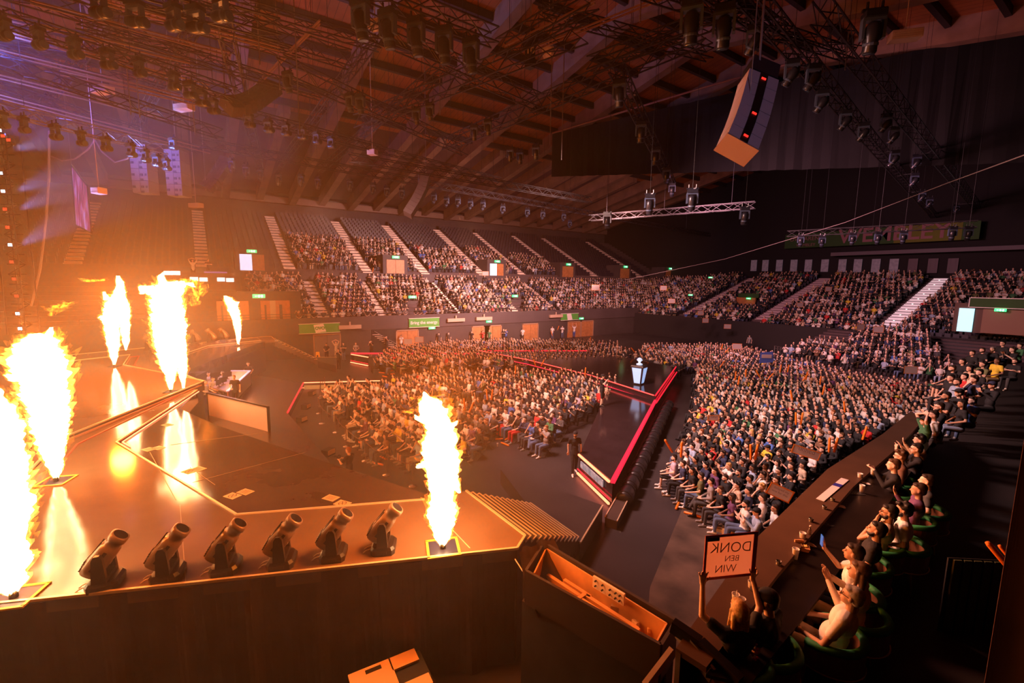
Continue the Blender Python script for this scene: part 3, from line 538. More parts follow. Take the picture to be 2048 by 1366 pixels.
# odd things at the very bottom
pk_ = mat('card_orange', (.72, .42, .22), .7); p = at(790, 1350, .9); u = at(825, 1318, .9)-at(710, 1366, .9); u = u/np.linalg.norm(u); vv = np.array([-u[1], u[0], 0])
t = thing('plywood_case', (p[0], p[1], .85), math.atan2(u[1], u[0]), 'cut-out plywood equipment lid on the floor below the stage', 'panel')
b = MB(); b.box((-.35, 0, 0), (.75, .9, .04)); b.box((.25, .3, 0), (.5, .3, .04)); b.box((.3, -.33, 0), (.5, .24, .04)); b.obj('lid', pk_, t); MB().box((-.3, .34, .0), (.28, .09, .05)).obj('slot', BLACK, t); MB().box((-.05, -.02, -.45), (1.3, .9, .8)).obj('case', BLACK, t)
p = at(850, 1350, 1.0); o = MB().lathe([(.02, 0), (.16, .05), (.2, .5), (.14, .55)], n=8).obj('glossy_bin', mat('black_gloss', (.03, .02, .02), .15), loc=(p[0], p[1], .3)); tag(o, 'small glossy black bin beside the plywood lid', 'bin')
p = at(540, 1326, .6); t = thing('status_light', p, .3, 'tiny green and red indicator lights in the dark below stage', 'indicator'); gl = mat('green_led', (0, .3, .05), .4, emis=(.05, 1, .15), es=1.); b = MB(); b.box((-.12, 0, .06), (.02, .02, .1)); b.box((.1, 0, -.02), (.02, .02, .1)); b.box((.16, .02, .03), (.12, .015, .02)); b.obj('green_light', gl, t); MB().box((0, 0, 0), (.14, .02, .025)).obj('red_light', REDLED, t); MB().box((0, .03, -.05), (.5, .03, .3)).obj('case', BLACK, t)
# safety sheets on the glossy deck
sheet = mat('sheet_yellow', (.8, .55, .3), .6); ink = mat('sheet_ink', (.15, .06, .03), .6)
for k, (px, py, circ) in enumerate(((297, 899, 0), (317, 896, 0), (378, 943, 1), (397, 938, 0), (465, 992, 1), (491, 984, 0), (662, 996, 0), (685, 1007, 1), (335, 850, 0))):
    p = at(px, py, ZS-.06); o = MB().box((0, 0, .004), (.36, .25, .006)).obj('safety_sheet', sheet, loc=p, rz=.55); w2 = ('plain', 'crossed circle')[circ]
    b = MB()
    if circ: b.rings([[(.1*math.cos(t_)*s, .1*math.sin(t_)*s, .009) for t_ in np.arange(20)*math.pi/10] for s in (1, .82)], False); b.bar((-.07, -.07, .009), (.07, .07, .009), .018, .002); b.bar((-.05, .06, .009), (.05, -.06, .009), .02, .002)
    else: [b.box((0, y_, .009), (.24, .01, .002)) for y_ in (-.07, -.035, 0, .035, .07)]
    b.obj('print', ink, o)
    tag(o, ('lined yellowish sheet lying nearest the deck corner by the flame glow', 'lined yellowish sheet just right of the corner sheet', 'sheet with crossed circle in the deck middle', 'lined sheet touching the middle crossed circle sheet', 'sheet with crossed circle near the pointed gold corner', 'lined sheet right of the one near the gold corner', 'lined sheet lying above the last crossed circle sheet', 'sheet with crossed circle closest to the front flame', 'lined sheet under the tall flame reflection')[k], 'paper sheet')
# ------------------------------------------------------------------ flames
def flame_mat(name, col, st, scale, lo, hi):
    m = bpy.data.materials.new(name); m.use_nodes = True; nt = m.node_tree; nt.nodes.clear(); N_ = nt.nodes.new
    out = N_('ShaderNodeOutputMaterial'); ad = N_('ShaderNodeAddShader'); tr = N_('ShaderNodeBsdfTransparent'); em = N_('ShaderNodeEmission'); em.inputs[0].default_value = (*col, 1)
    tx = N_('ShaderNodeTexCoord'); mp = N_('ShaderNodeMapping'); mp.inputs['Scale'].default_value = (1, 1, .45); nz = N_('ShaderNodeTexNoise'); nz.inputs['Scale'].default_value = scale; nz.inputs['Detail'].default_value = 5; nz.inputs['Distortion'].default_value = .6
    mr = N_('ShaderNodeMapRange'); mr.inputs[1].default_value = lo; mr.inputs[2].default_value = hi; mr.inputs[3].default_value = 0; mr.inputs[4].default_value = st
    L = nt.links.new; L(tx.outputs['Object'], mp.inputs[0]); L(mp.outputs[0], nz.inputs['Vector']); L(nz.outputs[0], mr.inputs[0]); L(mr.outputs[0], em.inputs[1]); L(tr.outputs[0], ad.inputs[0]); L(em.outputs[0], ad.inputs[1]); L(ad.outputs[0], out.inputs[0])
    m.cycles.emission_sampling = 'NONE'; return m
CORE = flame_mat('flame_core', (1, .70, .34), 4.0, 2.2, .0, .45); MIDF = flame_mat('flame_body', (1, .48, .07), 1.0, 3.6, .38, .56); OUTF = flame_mat('flame_fringe', (1, .22, .012), .6, 6., .46, .64)
from mathutils import noise as mn
def fl_tube(b, pts, rad, seed, amp, grow, tong):
    pts = [np.array(p) for p in pts]; seg = np.linalg.norm(np.diff(pts, axis=0), axis=1); cum = np.r_[0, np.cumsum(seg)]; L = cum[-1]; n = max(12, int(L/.035)); M = 40; rs = []
    for k in range(n+1):
        t = L*k/n; i = min(int(np.searchsorted(cum, t, 'right')-1), len(seg)-1); f = (t-cum[i])/seg[i]; f2 = f*f*(3-2*f); c = pts[i]*(1-f)+pts[i+1]*f; r = rad[i]*(1-f2)+rad[i+1]*f2
        row = []
        for j in range(M):
            a = 2*math.pi*j/M; d = RT*math.cos(a)+_f0*math.sin(a)
            q = Vector((math.cos(a)*2.1+seed, math.sin(a)*2.1, t*1.6)); w1 = mn.noise(q); q2 = Vector((math.cos(a)*(1.5+r*8)+seed, math.sin(a)*(1.5+r*8), t*4.5+9)); w2 = mn.noise(q2); q3 = Vector((math.cos(a)*(2+r*22), seed+math.sin(a)*(2+r*22), t*12)); w3 = mn.noise(q3)
            rr_ = r*(.80+grow)+grow*.02+min(r, .40)*amp*(w1*.8+w2*1.0+w3*.9)
            h = (max(0, w2+.1)+max(0, w3)*.8)*tong*min(1, r*2)*1.6; row.append(c+d*max(rr_, .012)+np.array([0, 0, h]))
        rs.append(row)
    b.rings(rs)
# each flame: base pixel, list of chains; chain = [(px, py, radius_px)]
FL = [
 ((28, 1196), [[(28, 1196, 5), (20, 1165, 26), (12, 1110, 40), (5, 1000, 48), (-2, 900, 44), (-8, 840, 40), (-14, 790, 18), (-10, 770, 6)], [(5, 900, 30), (22, 862, 14), (30, 838, 4)]], 'tallest flame jet at the picture edge, rising from the front stage corner'),
 ((112, 963), [[(112, 963, 4), (110, 930, 15), (106, 880, 28), (96, 820, 38), (88, 770, 46), (75, 725, 52), (75, 690, 38), (72, 668, 12)], [(50, 760, 25), (28, 750, 16), (14, 752, 3)], [(88, 700, 22), (97, 672, 9), (103, 655, 3)], [(110, 740, 18), (124, 762, 6)]], 'thick bulging flame jet rising from the yellow-framed unit behind the edge jet'),
 ((229, 733), [[(229, 733, 2), (228, 710, 9), (225, 670, 16), (222, 640, 20), (228, 610, 22), (238, 590, 14), (240, 570, 9), (236, 552, 4)], [(252, 700, 2), (252, 680, 8), (250, 650, 11), (246, 610, 14), (240, 590, 10)], [(212, 632, 10), (198, 636, 3)], [(214, 600, 8), (208, 584, 3)]], 'slim twin flame jet standing on the rear stage edge'),
 ((342, 784), [[(342, 784, 3), (341, 755, 11), (336, 720, 20), (332, 680, 28), (330, 640, 30), (330, 605, 34), (338, 575, 36), (345, 564, 24)], [(367, 776, 3), (365, 740, 10), (362, 700, 13), (355, 660, 18), (345, 620, 26), (335, 590, 30)], [(310, 590, 18), (292, 572, 14), (284, 588, 5)], [(350, 575, 16), (372, 566, 12), (388, 574, 4)], [(330, 575, 12), (322, 556, 7), (326, 545, 2)]], 'massive twin flame jet burning at the pointed tip of centre stage'),
 ((476, 690), [[(476, 690, 2), (477, 672, 5), (474, 645, 8), (467, 620, 11), (461, 605, 10), (455, 597, 7), (450, 592, 3)], [(466, 615, 8), (476, 604, 3)]], 'smallest flame jet, far away on the opposite stage wing'),
 ((886, 1097), [[(886, 1097, 5), (885, 1070, 20), (884, 1030, 34), (884, 990, 30), (886, 950, 36), (880, 905, 38), (882, 870, 33), (870, 835, 34), (862, 810, 26), (850, 790, 7), (848, 784, 2)], [(860, 845, 18), (836, 838, 9), (830, 830, 2)], [(852, 930, 18), (838, 935, 8)], [(902, 960, 16), (918, 985, 5)], [(890, 860, 18), (908, 850, 8), (914, 842, 2)]], 'near flame jet in front of the stage stairs')]
for i, (bp_, chains, lab) in enumerate(FL):
    B = at(*bp_, ZS+(.16 if i in (2, 3) else 0)); D = (B-EYE)@FW; t = thing('flame', B, 0, lab, 'flame', 'flame jets shooting up from the stage'); kr = (1., 1., .86, .92, 1., .97)[i]
    for nm, m, amp, grow, tong in (('core', CORE, .30, -.10, .05), ('body', MIDF, .42, .0, .10), ('fringe', OUTF, .55, .09, .22)):
        b = MB()
        for j, ch in enumerate(chains): fl_tube(b, [atd(px, py, D)-B for px, py, r in ch], [r/F*D*kr for px, py, r in ch], i*3.7+j*1.9+{'core': 0, 'body': .35, 'fringe': .8}[nm], amp, grow, tong)
        b.obj(nm, m, t, True)
    # burner set flush in the deck
    o = thing('flame_projector', B+np.array([0, 0, .0]), -.35, ['yellow-framed burner at the front stage corner', 'yellow-framed burner beside the centre stage edge', 'dark burner below the slim twin flame', 'dark burner at the centre stage tip', 'dark burner on the far wing', 'yellow-framed burner beside the stage stairs'][i], 'burner')
    s_ = .30 if i in (0, 1, 5) else .22; b = MB(); [b.box(c_, z_) for c_, z_ in (((s_, 0, .015), (.05, 2*s_+.05, .03)), ((-s_, 0, .015), (.05, 2*s_+.05, .03)), ((0, s_, .015), (2*s_, .05, .03)), ((0, -s_, .015), (2*s_, .05, .03)))]
    b.obj('rim', mat('hazard_yellow', (.75, .5, .05), .6) if i in (0, 1, 5) else BLACK, o); MB().box((0, 0, .008), (2*s_, 2*s_, .012)).obj('plate', mat('burner_plate', (.03, .03, .08), .4), o); MB().lathe([(.06, 0), (.06, .1), (.04, .12)], n=10).obj('nozzle', METAL, o)
for k, (px, py, D, ch, lab) in enumerate(((120, 615, 19, [(104, 632, 4), (112, 618, 10), (126, 612, 8), (146, 604, 2)], 'loose ragged wisp of flame blown off above the bulging jet'), (190, 562, 34, [(160, 557, 2), (175, 564, 4), (192, 563, 7), (210, 561, 3)], 'small loose flame wisp drifting left of the slim twin jet'), (200, 590, 34, [(207, 584, 2), (213, 595, 5), (220, 604, 3)], 'tiny flame scrap curling beside the slim twin jet'), (112, 700, 17.3, [(100, 690, 4), (112, 676, 6), (116, 655, 2)], 'curling flame tongue breaking off the bulging jet top'), (825, 822, 9.3, [(805, 826, 2), (815, 824, 5), (832, 826, 8), (845, 832, 4)], 'orange flame scrap drifting left of the near jet'), (395, 590, 28.5, [(374, 560, 5), (388, 565, 10), (396, 590, 9), (388, 612, 4)], 'curled orange flame cloud right of the massive jet'))):
    B = atd(px, py, D); t = thing('flame_wisp', B, 0, lab, 'flame')
    for nm, m, amp in (('body', OUTF, 1.3), ('fringe', OUTF, 1.7)): b = MB(); fl_tube(b, [atd(a_, c_, D)-B for a_, c_, r in ch], [r/F*D for a_, c_, r in ch], k*2.3, amp, .1, .3); b.obj(nm, m, t, True)
# ------------------------------------------------------------------ haze
hm = bpy.data.materials.new('haze'); hm.use_nodes = True; nt = hm.node_tree; nt.nodes.clear(); out = nt.nodes.new('ShaderNodeOutputMaterial'); vs = nt.nodes.new('ShaderNodeVolumeScatter'); nt.links.new(vs.outputs[0], out.inputs['Volume'])
vs.inputs['Density'].default_value = .0078; vs.inputs['Anisotropy'].default_value = .25; vs.inputs['Color'].default_value = (1, .9, .92, 1)
o = MB().box((-40.6, -13.5, 11.), (74, 39, 21.8)).obj('haze', hm); tag(o, 'smoke haze hanging in the hall air', 'haze', kind='stuff')
# ------------------------------------------------------------------ rig
TR = mat('truss_black', (.045, .038, .045), .4, .6); TRL = mat('truss_silver', (.45, .42, .48), .35, .8)
def truss(a, b_, h=.5, w=.5, seg=.75, r=.05):
    a = np.array(a, float); b_ = np.array(b_, float); d = b_-a; L = np.linalg.norm(d); d /= L; s = np.cross(d, (0, 0, 1)); s /= np.linalg.norm(s); u = np.cross(s, d); m = MB(); c = a
    C4 = [s*w/2+u*h/2, -s*w/2+u*h/2, -s*w/2-u*h/2, s*w/2-u*h/2]
    for q in C4: m.bar(q, d*L+q, r)
    n = max(2, int(L/seg))
    for k in range(n):
        p, q = d*L*k/n, d*L*(k+1)/n
        for i in range(4):
            A, B = C4[i], C4[(i+1) % 4]
            if k % 2: A, B = B, A
            m.bar(p+A, q+B, r*.6)
    return m
TRUSS = []
def roof_chains(o, pts, org, dz=0.):
    for p in pts:
        if XC-50 < p[0] < XC+50: MB().tube([p-org+np.array([0, 0, dz]), (p[0]-org[0], p[1]-org[1], zr(p[0])+.77-org[2])], .014, 5).obj('hoist_chain', METAL, o)
def add_truss(p0, p1, z0, z1, label, m=TR, h=.5, **k):
    k['h'] = h
    a = at(*p0, z0) ; b_ = at(*p1, z1); o = truss(a, b_, **k).obj('lighting_truss', m, loc=a); tag(o, label, 'truss', 'lighting trusses under the roof'); TRUSS.append((a, b_)); roof_chains(o, [a*(1-f)+b_*f for f in (.12, .5, .88)], a, h/2); return a, b_
ZT = 17.2
TL = [((-40, 108), (440, 268), 17.2, 'black truss carrying the lowest row of lamps over the stage'), ((-40, 20), (470, 190), 17.2, 'black truss carrying the second row of lamps over the stage'), ((180, -40), (560, 60), 17.2, 'black truss of the top row of big lamps over the stage'),
      ((640, -60), (990, 75), 17.4, 'black truss holding five large wash lamps near the roof peak'), ((440, 215), (760, 300), 17.4, 'black truss behind the curved speaker array'), ((400, 285), (1420, 470), 17.2, 'long dark truss running along the far crowd'),
      ((720, 45), (1080, 205), 18.6, 'black box truss running from the roof peak to the middle'), ((560, 130), (930, 300), 18.0, 'black box truss below the peak truss, parallel to it'), ((715, 245), (1170, 60), 18.2, 'cross truss rising toward the roof peak, nearer the stage'), ((890, 290), (1420, 60), 18.2, 'long cross truss through the middle of the rig'),
      ((1000, 100), (1190, -10), 18.9, 'short cross truss with bright parallel pipes near the top'), ((1230, 130), (1345, 370), 17.3, 'short truss with hooded lamps descending toward the dark drape'), ((1420, -30), (1560, 70), 17.6, 'black truss above the big hanging speaker column'), ((1500, -10), (1900, 470), 17.2, 'long dark truss with lamps running deep to the end stand'),
      ((0, 215), (330, 300), 15.8, 'pale silver truss hanging low behind the stage'), ((0, -30), (300, 60), 18.8, 'upper black truss at the far corner of the rig'), ((-30, 60), (420, 120), 19.2, 'upper black truss above the second lamp row'), ((250, -20), (700, 120), 19.4, 'upper black truss above the curved array'), ((1180, 130), (1500, 10), 17.8, 'truss with bright lower pipe beside the big speaker column'),
      ((450, 60), (520, 330), 18.4, 'cross truss hanging over the curved speaker array'), ((700, 315), (1180, 400), 16.8, 'thin truss above the far grey speaker column'), ((1640, 20), (1960, 420), 18.0, 'outermost dark truss near the near side roof')]
for p0, p1, z, lab in TL: add_truss(p0, p1, z, z, lab, TRL if 'silver' in lab else mat('truss_dull', (.012, .01, .012), .7) if 'far grey' in lab else TR, h=.55 if z < 18 else .8, w=.55, seg=.7 if z < 18 else .9, r=.055)  # far grey one: darker truss copy, shade put in against the wash lamps
for j_, (p0, p1, z) in enumerate((((-40, 160), (400, 300), 18.4), ((-40, 70), (520, 240), 18.8), ((60, -40), (600, 110), 18.9), ((150, 40), (640, 190), 18.2), ((330, -30), (760, 90), 19.0), ((560, 250), (1000, 360), 18.6), ((60, 250), (230, 20), 19.2), ((250, 290), (400, 30), 19.0), ((560, 330), (760, 60), 19.2), ((640, 340), (900, 120), 18.9), ((1080, 20), (1420, 110), 19.2), ((1290, -20), (1700, 110), 18.8))):
    add_truss(p0, p1, z, z, 'upper black box truss of the roof grid, '+ordw(j_)+' of the dense lattice over the hall', h=.45, w=.45, seg=.8, r=.05)
# pipes and cables in bundles along the rig
pipe_c = mat('pipe_copper', (.40, .22, .15), .35, .6); k = 0
for (x0, y0), (x1, y1), z in (((0, 150), (330, 232), 18), ((0, 60), (420, 170), 18.2), ((60, 0), (460, 105), 18.4), ((0, 190), (420, 300), 17.6), ((120, 142), (400, 205), 17.9), ((640, 40), (480, 200), 18.9), ((1060, 98), (1330, -10), 18.9), ((1010, 92), (1190, 0), 18.9), ((0, 30), (380, 120), 18.6), ((200, 0), (560, 95), 18.6), ((0, 100), (360, 190), 18.3)):
    for j in range(2):
        a = at(x0, y0+j*7, z); b_ = at(x1, y1+j*7, z); o = MB().bar((0, 0, 0), b_-a, .06).obj('rig_pipe', pipe_c, loc=a); tag(o, 'long thin rig pipe under the wooden roof, '+ordw(k)+' of the bundle over the stage', 'pipe', 'thin pipes and cables of the rig'); k += 1
# hanging moving heads
MHB = mat('lamp_body', (.022, .022, .03), .3); MHG = mat('lamp_glass', (.06, .09, .15), .1); MHR = mat('lamp_rim', (.08, .11, .18), .3)
def make_mh(down):
    t = thing('moving_head_lamp', (0, 0, 0)); b = MB(); b.box((0, 0, .05), (.42, .3, .14)); b.box((0, 0, .16), (.5, .08, .06)); b.tube([(-.15, 0, .1), (-.15, 0, .34)], .03, 6); b.tube([(.15, 0, .1), (.15, 0, .34)], .03, 6); b.obj('base', MHB, t)
    b = MB(); b.box((0, 0, -.05), (.46, .16, .08)); b.box((-.21, 0, -.26), (.06, .15, .42)); b.box((.21, 0, -.26), (.06, .15, .42)); b.obj('yoke', MHR, t)
    h = thing('head', (0, 0, -.42)) ; h.parent = t
    COL.objects.unlink(h); bpy.data.objects.remove(h)
    d = {0: (0, .25, -1), 1: (1, 0, -.12), 2: (-.5, .3, -.8)}[down]; b = MB(); b.lathe([(.1, -.3), (.155, -.22), (.17, 0), (.14, .1), (.15, .3), (.13, .34)], (0, 0, -.42), d, 14); hd = b.obj('head', MHB, t, True); dd = np.array(d)/np.linalg.norm(d)
    MB().lathe([(.125, 0), (.12, .015)], np.array((0, 0, -.42))+dd*.335, d, 14).obj('lens', MHG, hd); MB().lathe([(.155, 0), (.16, .03), (.155, .06)], np.array((0, 0, -.42))+dd*.12, d, 14).obj('ring', MHR, hd); return t
MH = [make_mh(i) for i in range(3)]
for m_ in MH: m_.location = (0, 0, -50)
used = [False]*3
def put_mh(px, py, z, kind, label, scale=1., group=None, az=None):
    p = at(px, py, z); a = az if az is not None else math.atan2(RT[1], RT[0])-.35+random.uniform(-.15, .15)
    if not used[kind]: used[kind] = True; o = MH[kind]; o.location = p; o.rotation_euler = (0, 0, a)
    else: o = dup(MH[kind], p, a)
    o['label'] = label; o['category'] = 'stage light'
    best = None
    for a_, b_ in TRUSS:
        ab = (b_-a_)[:2]; t_ = max(0, min(1, float((p-a_)[:2]@ab)/float(ab@ab))); c_ = a_+(b_-a_)*t_; d_ = float(np.hypot(*(c_-p)[:2]))
        if (best is None or d_ < best[0]) and abs(c_[2]-z) < 1.2: best = (d_, c_)
    if best and best[0] < 1.6: c_ = best[1]; z = c_[2]-.24-.19*scale; o.location = (p[0], p[1], z); g = np.array([c_[0]-p[0], c_[1]-p[1], 0]); MB().bar((0, 0, .16), Vector((0, 0, .16))+Matrix.Rotation(-a, 3, 'Z') @ Vector(g/scale), .04).obj('outrigger', METAL, o) if best[0] > .15 else None
    else: MB().tube([(0, 0, .15), (0, 0, (zr(p[0])+.77-z)/scale)], .008, 4).obj('hanging_rod', BLACK, o)
    if group: o['group'] = group
    o.scale = (scale,)*3; return o
ROWS = [('of the lowest row over the stage', [(-5, 160), (38, 172), (102, 190), (155, 206), (205, 220), (256, 236), (285, 250), (308, 262), (328, 272), (345, 281)], 1, 16.9, 1.35),
        ('of the second row over the stage', [(5, 35), (75, 55), (147, 76), (213, 98), (276, 116), (346, 145), (378, 163), (402, 180), (425, 197)], 1, 16.9, 1.35),
        ('of the topmost row', [(195, -20), (268, 0), (345, 8), (390, 12), (440, 0)], 1, 16.9, 1.5),
        ('near the roof peak', [(720, 5), (775, 25), (832, 42), (888, 60), (942, 82)], 0, 17., 1.7),
        ('behind the curved speaker array', [(498, 232), (536, 243), (571, 250), (604, 258), (633, 268), (662, 277)], 1, 17., 1.3),
        ('along the far crowd truss', [(463, 322), (492, 334), (520, 340), (557, 350), (602, 353), (636, 358), (700, 362), (746, 370), (774, 376), (804, 380), (868, 390), (893, 397), (916, 398), (941, 403), (966, 405), (1006, 413), (1055, 420), (1086, 425), (1128, 430), (1140, 444)], 2, 16.7, 1.45),
        ('left of the roof drape', [(576, 175), (700, 215), (720, 195), (833, 248), (860, 240), (948, 280), (976, 270), (1020, 300), (1040, 305), (1072, 295)], 0, 17., 1.3),
        ('on the short hooded truss', [(1240, 150), (1283, 235), (1312, 288), (1334, 330), (1345, 362)], 0, 17.2, 1.6),
        ('toward the end stand', [(1508, 80), (1585, 125), (1645, 185), (1628, 135), (1692, 225), (1728, 250), (1786, 285), (1790, 305), (1832, 335), (1830, 350), (1845, 385), (1860, 398), (1912, 425), (1770, 262)], 2, 16.8, 1.4),
        ('before the green banner', [(1602, 474), (1645, 475), (1706, 470), (1757, 468), (1808, 466), (1906, 458), (1938, 458), (1490, 420), (1385, 385), (1300, 395), (1215, 430)], 0, 15.5, 1.3),
        ('in the dark top corner', [(1385, 5), (1450, 15), (1748, 35)], 0, 17.2, 1.9)]
for where, pts, kind, z, sc_ in ROWS:
    for i, (px, py) in enumerate(pts):
        if py > 420 and 'banner' in where: z = 12.
        put_mh(px, py, z, kind, ('blue-tinted' if kind != 1 else 'black')+' moving head lamp '+where+', '+ordw(i)+' of its row', sc_*.8)
add_truss((1575, 468), (1955, 448), 12.6, 12.6, 'thin distant truss hanging in front of the green venue banner', mat('truss_dull', (.012, .01, .012), .7), h=.5, w=.5); add_truss((1180, 436), (1510, 410), 14, 14, 'thin distant truss in the dark below the roof drape', mat('truss_dull', (.012, .01, .012), .7), h=.5, w=.5)
# chain hoists and drop cables
for k, (px, py, z, h) in enumerate(((1060, 120, 18.4, 3.), (1180, 0, 18, 4), (280, 235, 16, 5), (262, 230, 16, 5), (390, 270, 16, 4.5), (880, 230, 17, 5), (1100, 290, 15, 7), (600, 270, 14.5, 7), (1123, 320, 14, 9), (560, 180, 17, 3), (520, 130, 17.5, 2.6), (1560, 60, 17.5, 3), (1690, 140, 17.2, 3.6), (1280, 45, 18, 3))):
    p = at(px, py, z); h = zr(p[0])+.77-p[2]; o = MB().tube([(0, 0, 0), (0, 0, h)], .025, 5).obj('hoist_chain', ALU, loc=p); tag(o, 'thin vertical hoist chain '+('above the lamp marked 10', 'by the bright parallel pipes', 'left of the pair over pale stacks', 'right of the left pair over stacks', 'behind the curved array', 'in the rig middle', 'left of the roof drape edge', 'below the curved array lamps', 'beside the drape edge, the longest', 'above the curved array end', 'above the curved array start', 'above the huge speaker column', 'right of the huge speaker column', 'above the short hooded truss')[k], 'chain', 'thin hoist chains of the rig')
p = at(1060, 112, 18.6); o = MB().box((0, 0, 0), (.35, .35, 1.1)).box((0, 0, .6), (.8, .3, .3)).tube([(0, 0, .6), (0, 0, zr(p[0])+.77-p[2])], .025, 5).obj('chain_hoist', BLACK, loc=p); tag(o, 'black chain hoist marked 10 hanging in the rig', 'hoist'); fv = -_f0
txt('10', 'number', WHITE, p+fv*.27+np.array([0, 0, .12])-_r0*.0, _r0, (0, 0, 1), .42, o, bold=.01)
# small white floodlights and unit heaters under the roof
for k, (px, py, z, lab) in enumerate(((1097, 105, 20, 'white floodlight beside the hoist marked 10'), (745, 305, 17, 'white floodlight above the far stand beams'), (205, 180, 18, 'slatted pale heater unit hanging over the second lamp row'), (368, 215, 18, 'slatted pale heater unit left of the curved array'), (750, 50, 20, 'pale square lamp near the roof peak'), (1810, 72, 18.5, 'pale slatted unit at the dark upper corner'), (392, 411, 14, 'tilted pale box hanging above empty aisle stairs'), (198, 382, 13, 'small pale box beside the purple screen'))):
    p = at(px, py, z); s_ = 1.1 if 'heater' in lab or 'slatted' in lab or 'tilted' in lab else .6; b = MB(); b.box((0, 0, 0), (s_, .5, .35)); [b.box((0, -.26, -.12+.08*j), (s_*.9, .03, .03)) for j in range(4)]; b.tube([(0, 0, .1), (0, 0, zr(p[0])+.77-p[2])], .02, 5)
    o = b.obj('roof_floodlight' if 'flood' in lab or 'lamp' in lab else 'roof_heater', mat('pale_unit', (.62, .45, .42), .5), loc=p, rz=.7); tag(o, lab, 'light' if 'flood' in lab or 'lamp' in lab else 'heater')
# speaker arrays
grey = mat('speaker_grey', (.20, .18, .21), .5); greyd = mat('speaker_face', (.055, .045, .05), .6); dots = mat('speaker_hole', (.02, .02, .03), .5)
def array_curve(label, pts, D0, D1, n, w_, h_, face=None, back=False, gm=None):
    """n cabinets along a screen curve pts (px) between depths D0..D1"""
    P = np.array(pts, float); seg = np.linalg.norm(np.diff(P, axis=0), axis=1); cum = np.r_[0, np.cumsum(seg)]; W = []
    for k in range(n+1):
        t = cum[-1]*k/n; i = min(int(np.searchsorted(cum, t, 'right')-1), len(seg)-1); f = (t-cum[i])/seg[i]; q = P[i]*(1-f)+P[i+1]*f; W.append(atd(q[0], q[1], D0+(D1-D0)*k/n))
    t = thing('speaker_array', W[0], 0, label, 'speaker array'); MB().tube([(0, 0, -.1), (0, 0, zr(W[0][0])+.77-W[0][2])], .03, 5).obj('hoist_chain', ALU, t); MB().tube([W[n//2]-W[0], np.array([*(W[n//2]-W[0])[:2], 2.5])], .012, 5).obj('tilt_cable', ALU, t)
    for k in range(n):
        c = (W[k]+W[k+1])/2-W[0]; d = W[k+1]-W[k]; L = np.linalg.norm(d); d = d/L; s = np.cross(d, FW); s /= np.linalg.norm(s); u = np.cross(s, d)  # u towards/away from the eye
        b = MB(); R = np.array([s, d, u]).T; b.box(c, (w_, L*.96, h_), R); o = b.obj('cabinet', (gm or grey) if back else greyd, t)
        fdir = -1 if (u@FW) > 0 else 1
        if not back:
            g = MB(); g.box(c+u*fdir*(h_/2+.005), (w_*.16, L*.55, .02), R); g.box(c+u*fdir*(h_/2+.005)+s*w_*.28, (w_*.03, L*.8, .02), R); g.box(c+u*fdir*(h_/2+.005)-s*w_*.28, (w_*.03, L*.8, .02), R); g.obj('horn', dots, o)
    return t, W
array_curve('large curved speaker array with louvred faces over the stage front', [(452, 212), (478, 212), (505, 203), (530, 185), (548, 172)], 24, 26.5, 9, .95, .6)
array_curve('small curved speaker array far behind the pale speaker stacks', [(412, 378), (428, 360), (445, 335), (455, 318)], 38, 39, 9, 1.0, .6)
array_curve('distant curved speaker array above the far crowd', [(852, 352), (846, 375), (834, 400), (815, 430)], 42, 41, 10, .8, .9, back=True, gm=mat('speaker_far_grey', (.14, .115, .12), .6))
for nm, x0, x1, y0, y1, lab in (('a', 268, 301, 292, 385, 'pale rectangular speaker stack hanging left of its twin'), ('b', 337, 368, 302, 391, 'pale rectangular speaker stack hanging right of its twin')):
    D = 33; W = [atd((x0+x1)/2, y0, D), atd((x0+x1)/2, y1, D)]; t = thing('speaker_stack', W[0], 0, lab, 'speaker stack'); MB().tube([(0, 0, -.1), (0, 0, zr(W[0][0])+.77-W[0][2])], .03, 5).obj('hoist_chain', ALU, t); wd_ = (x1-x0)/F*D; H = (y1-y0)/F*D; R = np.array([_r0, _f0, [0, 0, 1]]).T
    for k in range(4):
        for j in (-1, 1):
            c = np.array([0, 0, -H*(k+.5)/4])+_r0*j*wd_/4; o = MB().box(c, (wd_/2*.97, 1., H/4*.97), R).obj('cabinet', grey, t)
            g = MB(); g.box(c-_f0*.51-_r0*.15, (.2, .02, .16), R)
            if j > 0: g.box(c-_f0*.51+_r0*.15, (.12, .02, .16), R); g.box(c-_f0*.51-_r0*.15-np.array([0, 0, .35]), (.2, .02, .16), R)
            g.obj('handle', dots, o)
# the big array seen from behind, at the right
t, W = array_curve('huge hanging speaker column with pale sides and red lights', [(1516, 165), (1506, 205), (1494, 245), (1472, 300)], 11.5, 10.6, 6, .78, .5, back=True, gm=mat('speaker_lilac', (.55, .46, .55), .6))  # lilac light on the cabinets is put into this paler grey
W = np.array(W)-W[0]; b = MB(); rl_ = MB()
def abas(k): d = W[k+1]-W[k]; d = d/np.linalg.norm(d); s = np.cross(d, FW); s /= np.linalg.norm(s); u = np.cross(s, d); return s, d, u*(-1 if u@FW > 0 else 1)
for k in range(6):
    s_, d_, u_ = abas(k); c = (W[k]+W[k+1])/2; b.box(c+u_*.255, (.2, np.linalg.norm(W[k+1]-W[k]), .03), np.array([s_, d_, u_]).T)
    if k in (0, 3, 5): rl_.box(c+u_*.28, (.11, .05, .02), np.array([s_, d_, u_]).T)
b.obj('rear_channel', mat('channel_black', (.012, .01, .012), .35), t); rl_.obj('red_light', mat('red_indicator', (.5, .0, .0), .4, emis=(1, .03, .02), es=1.4), t)
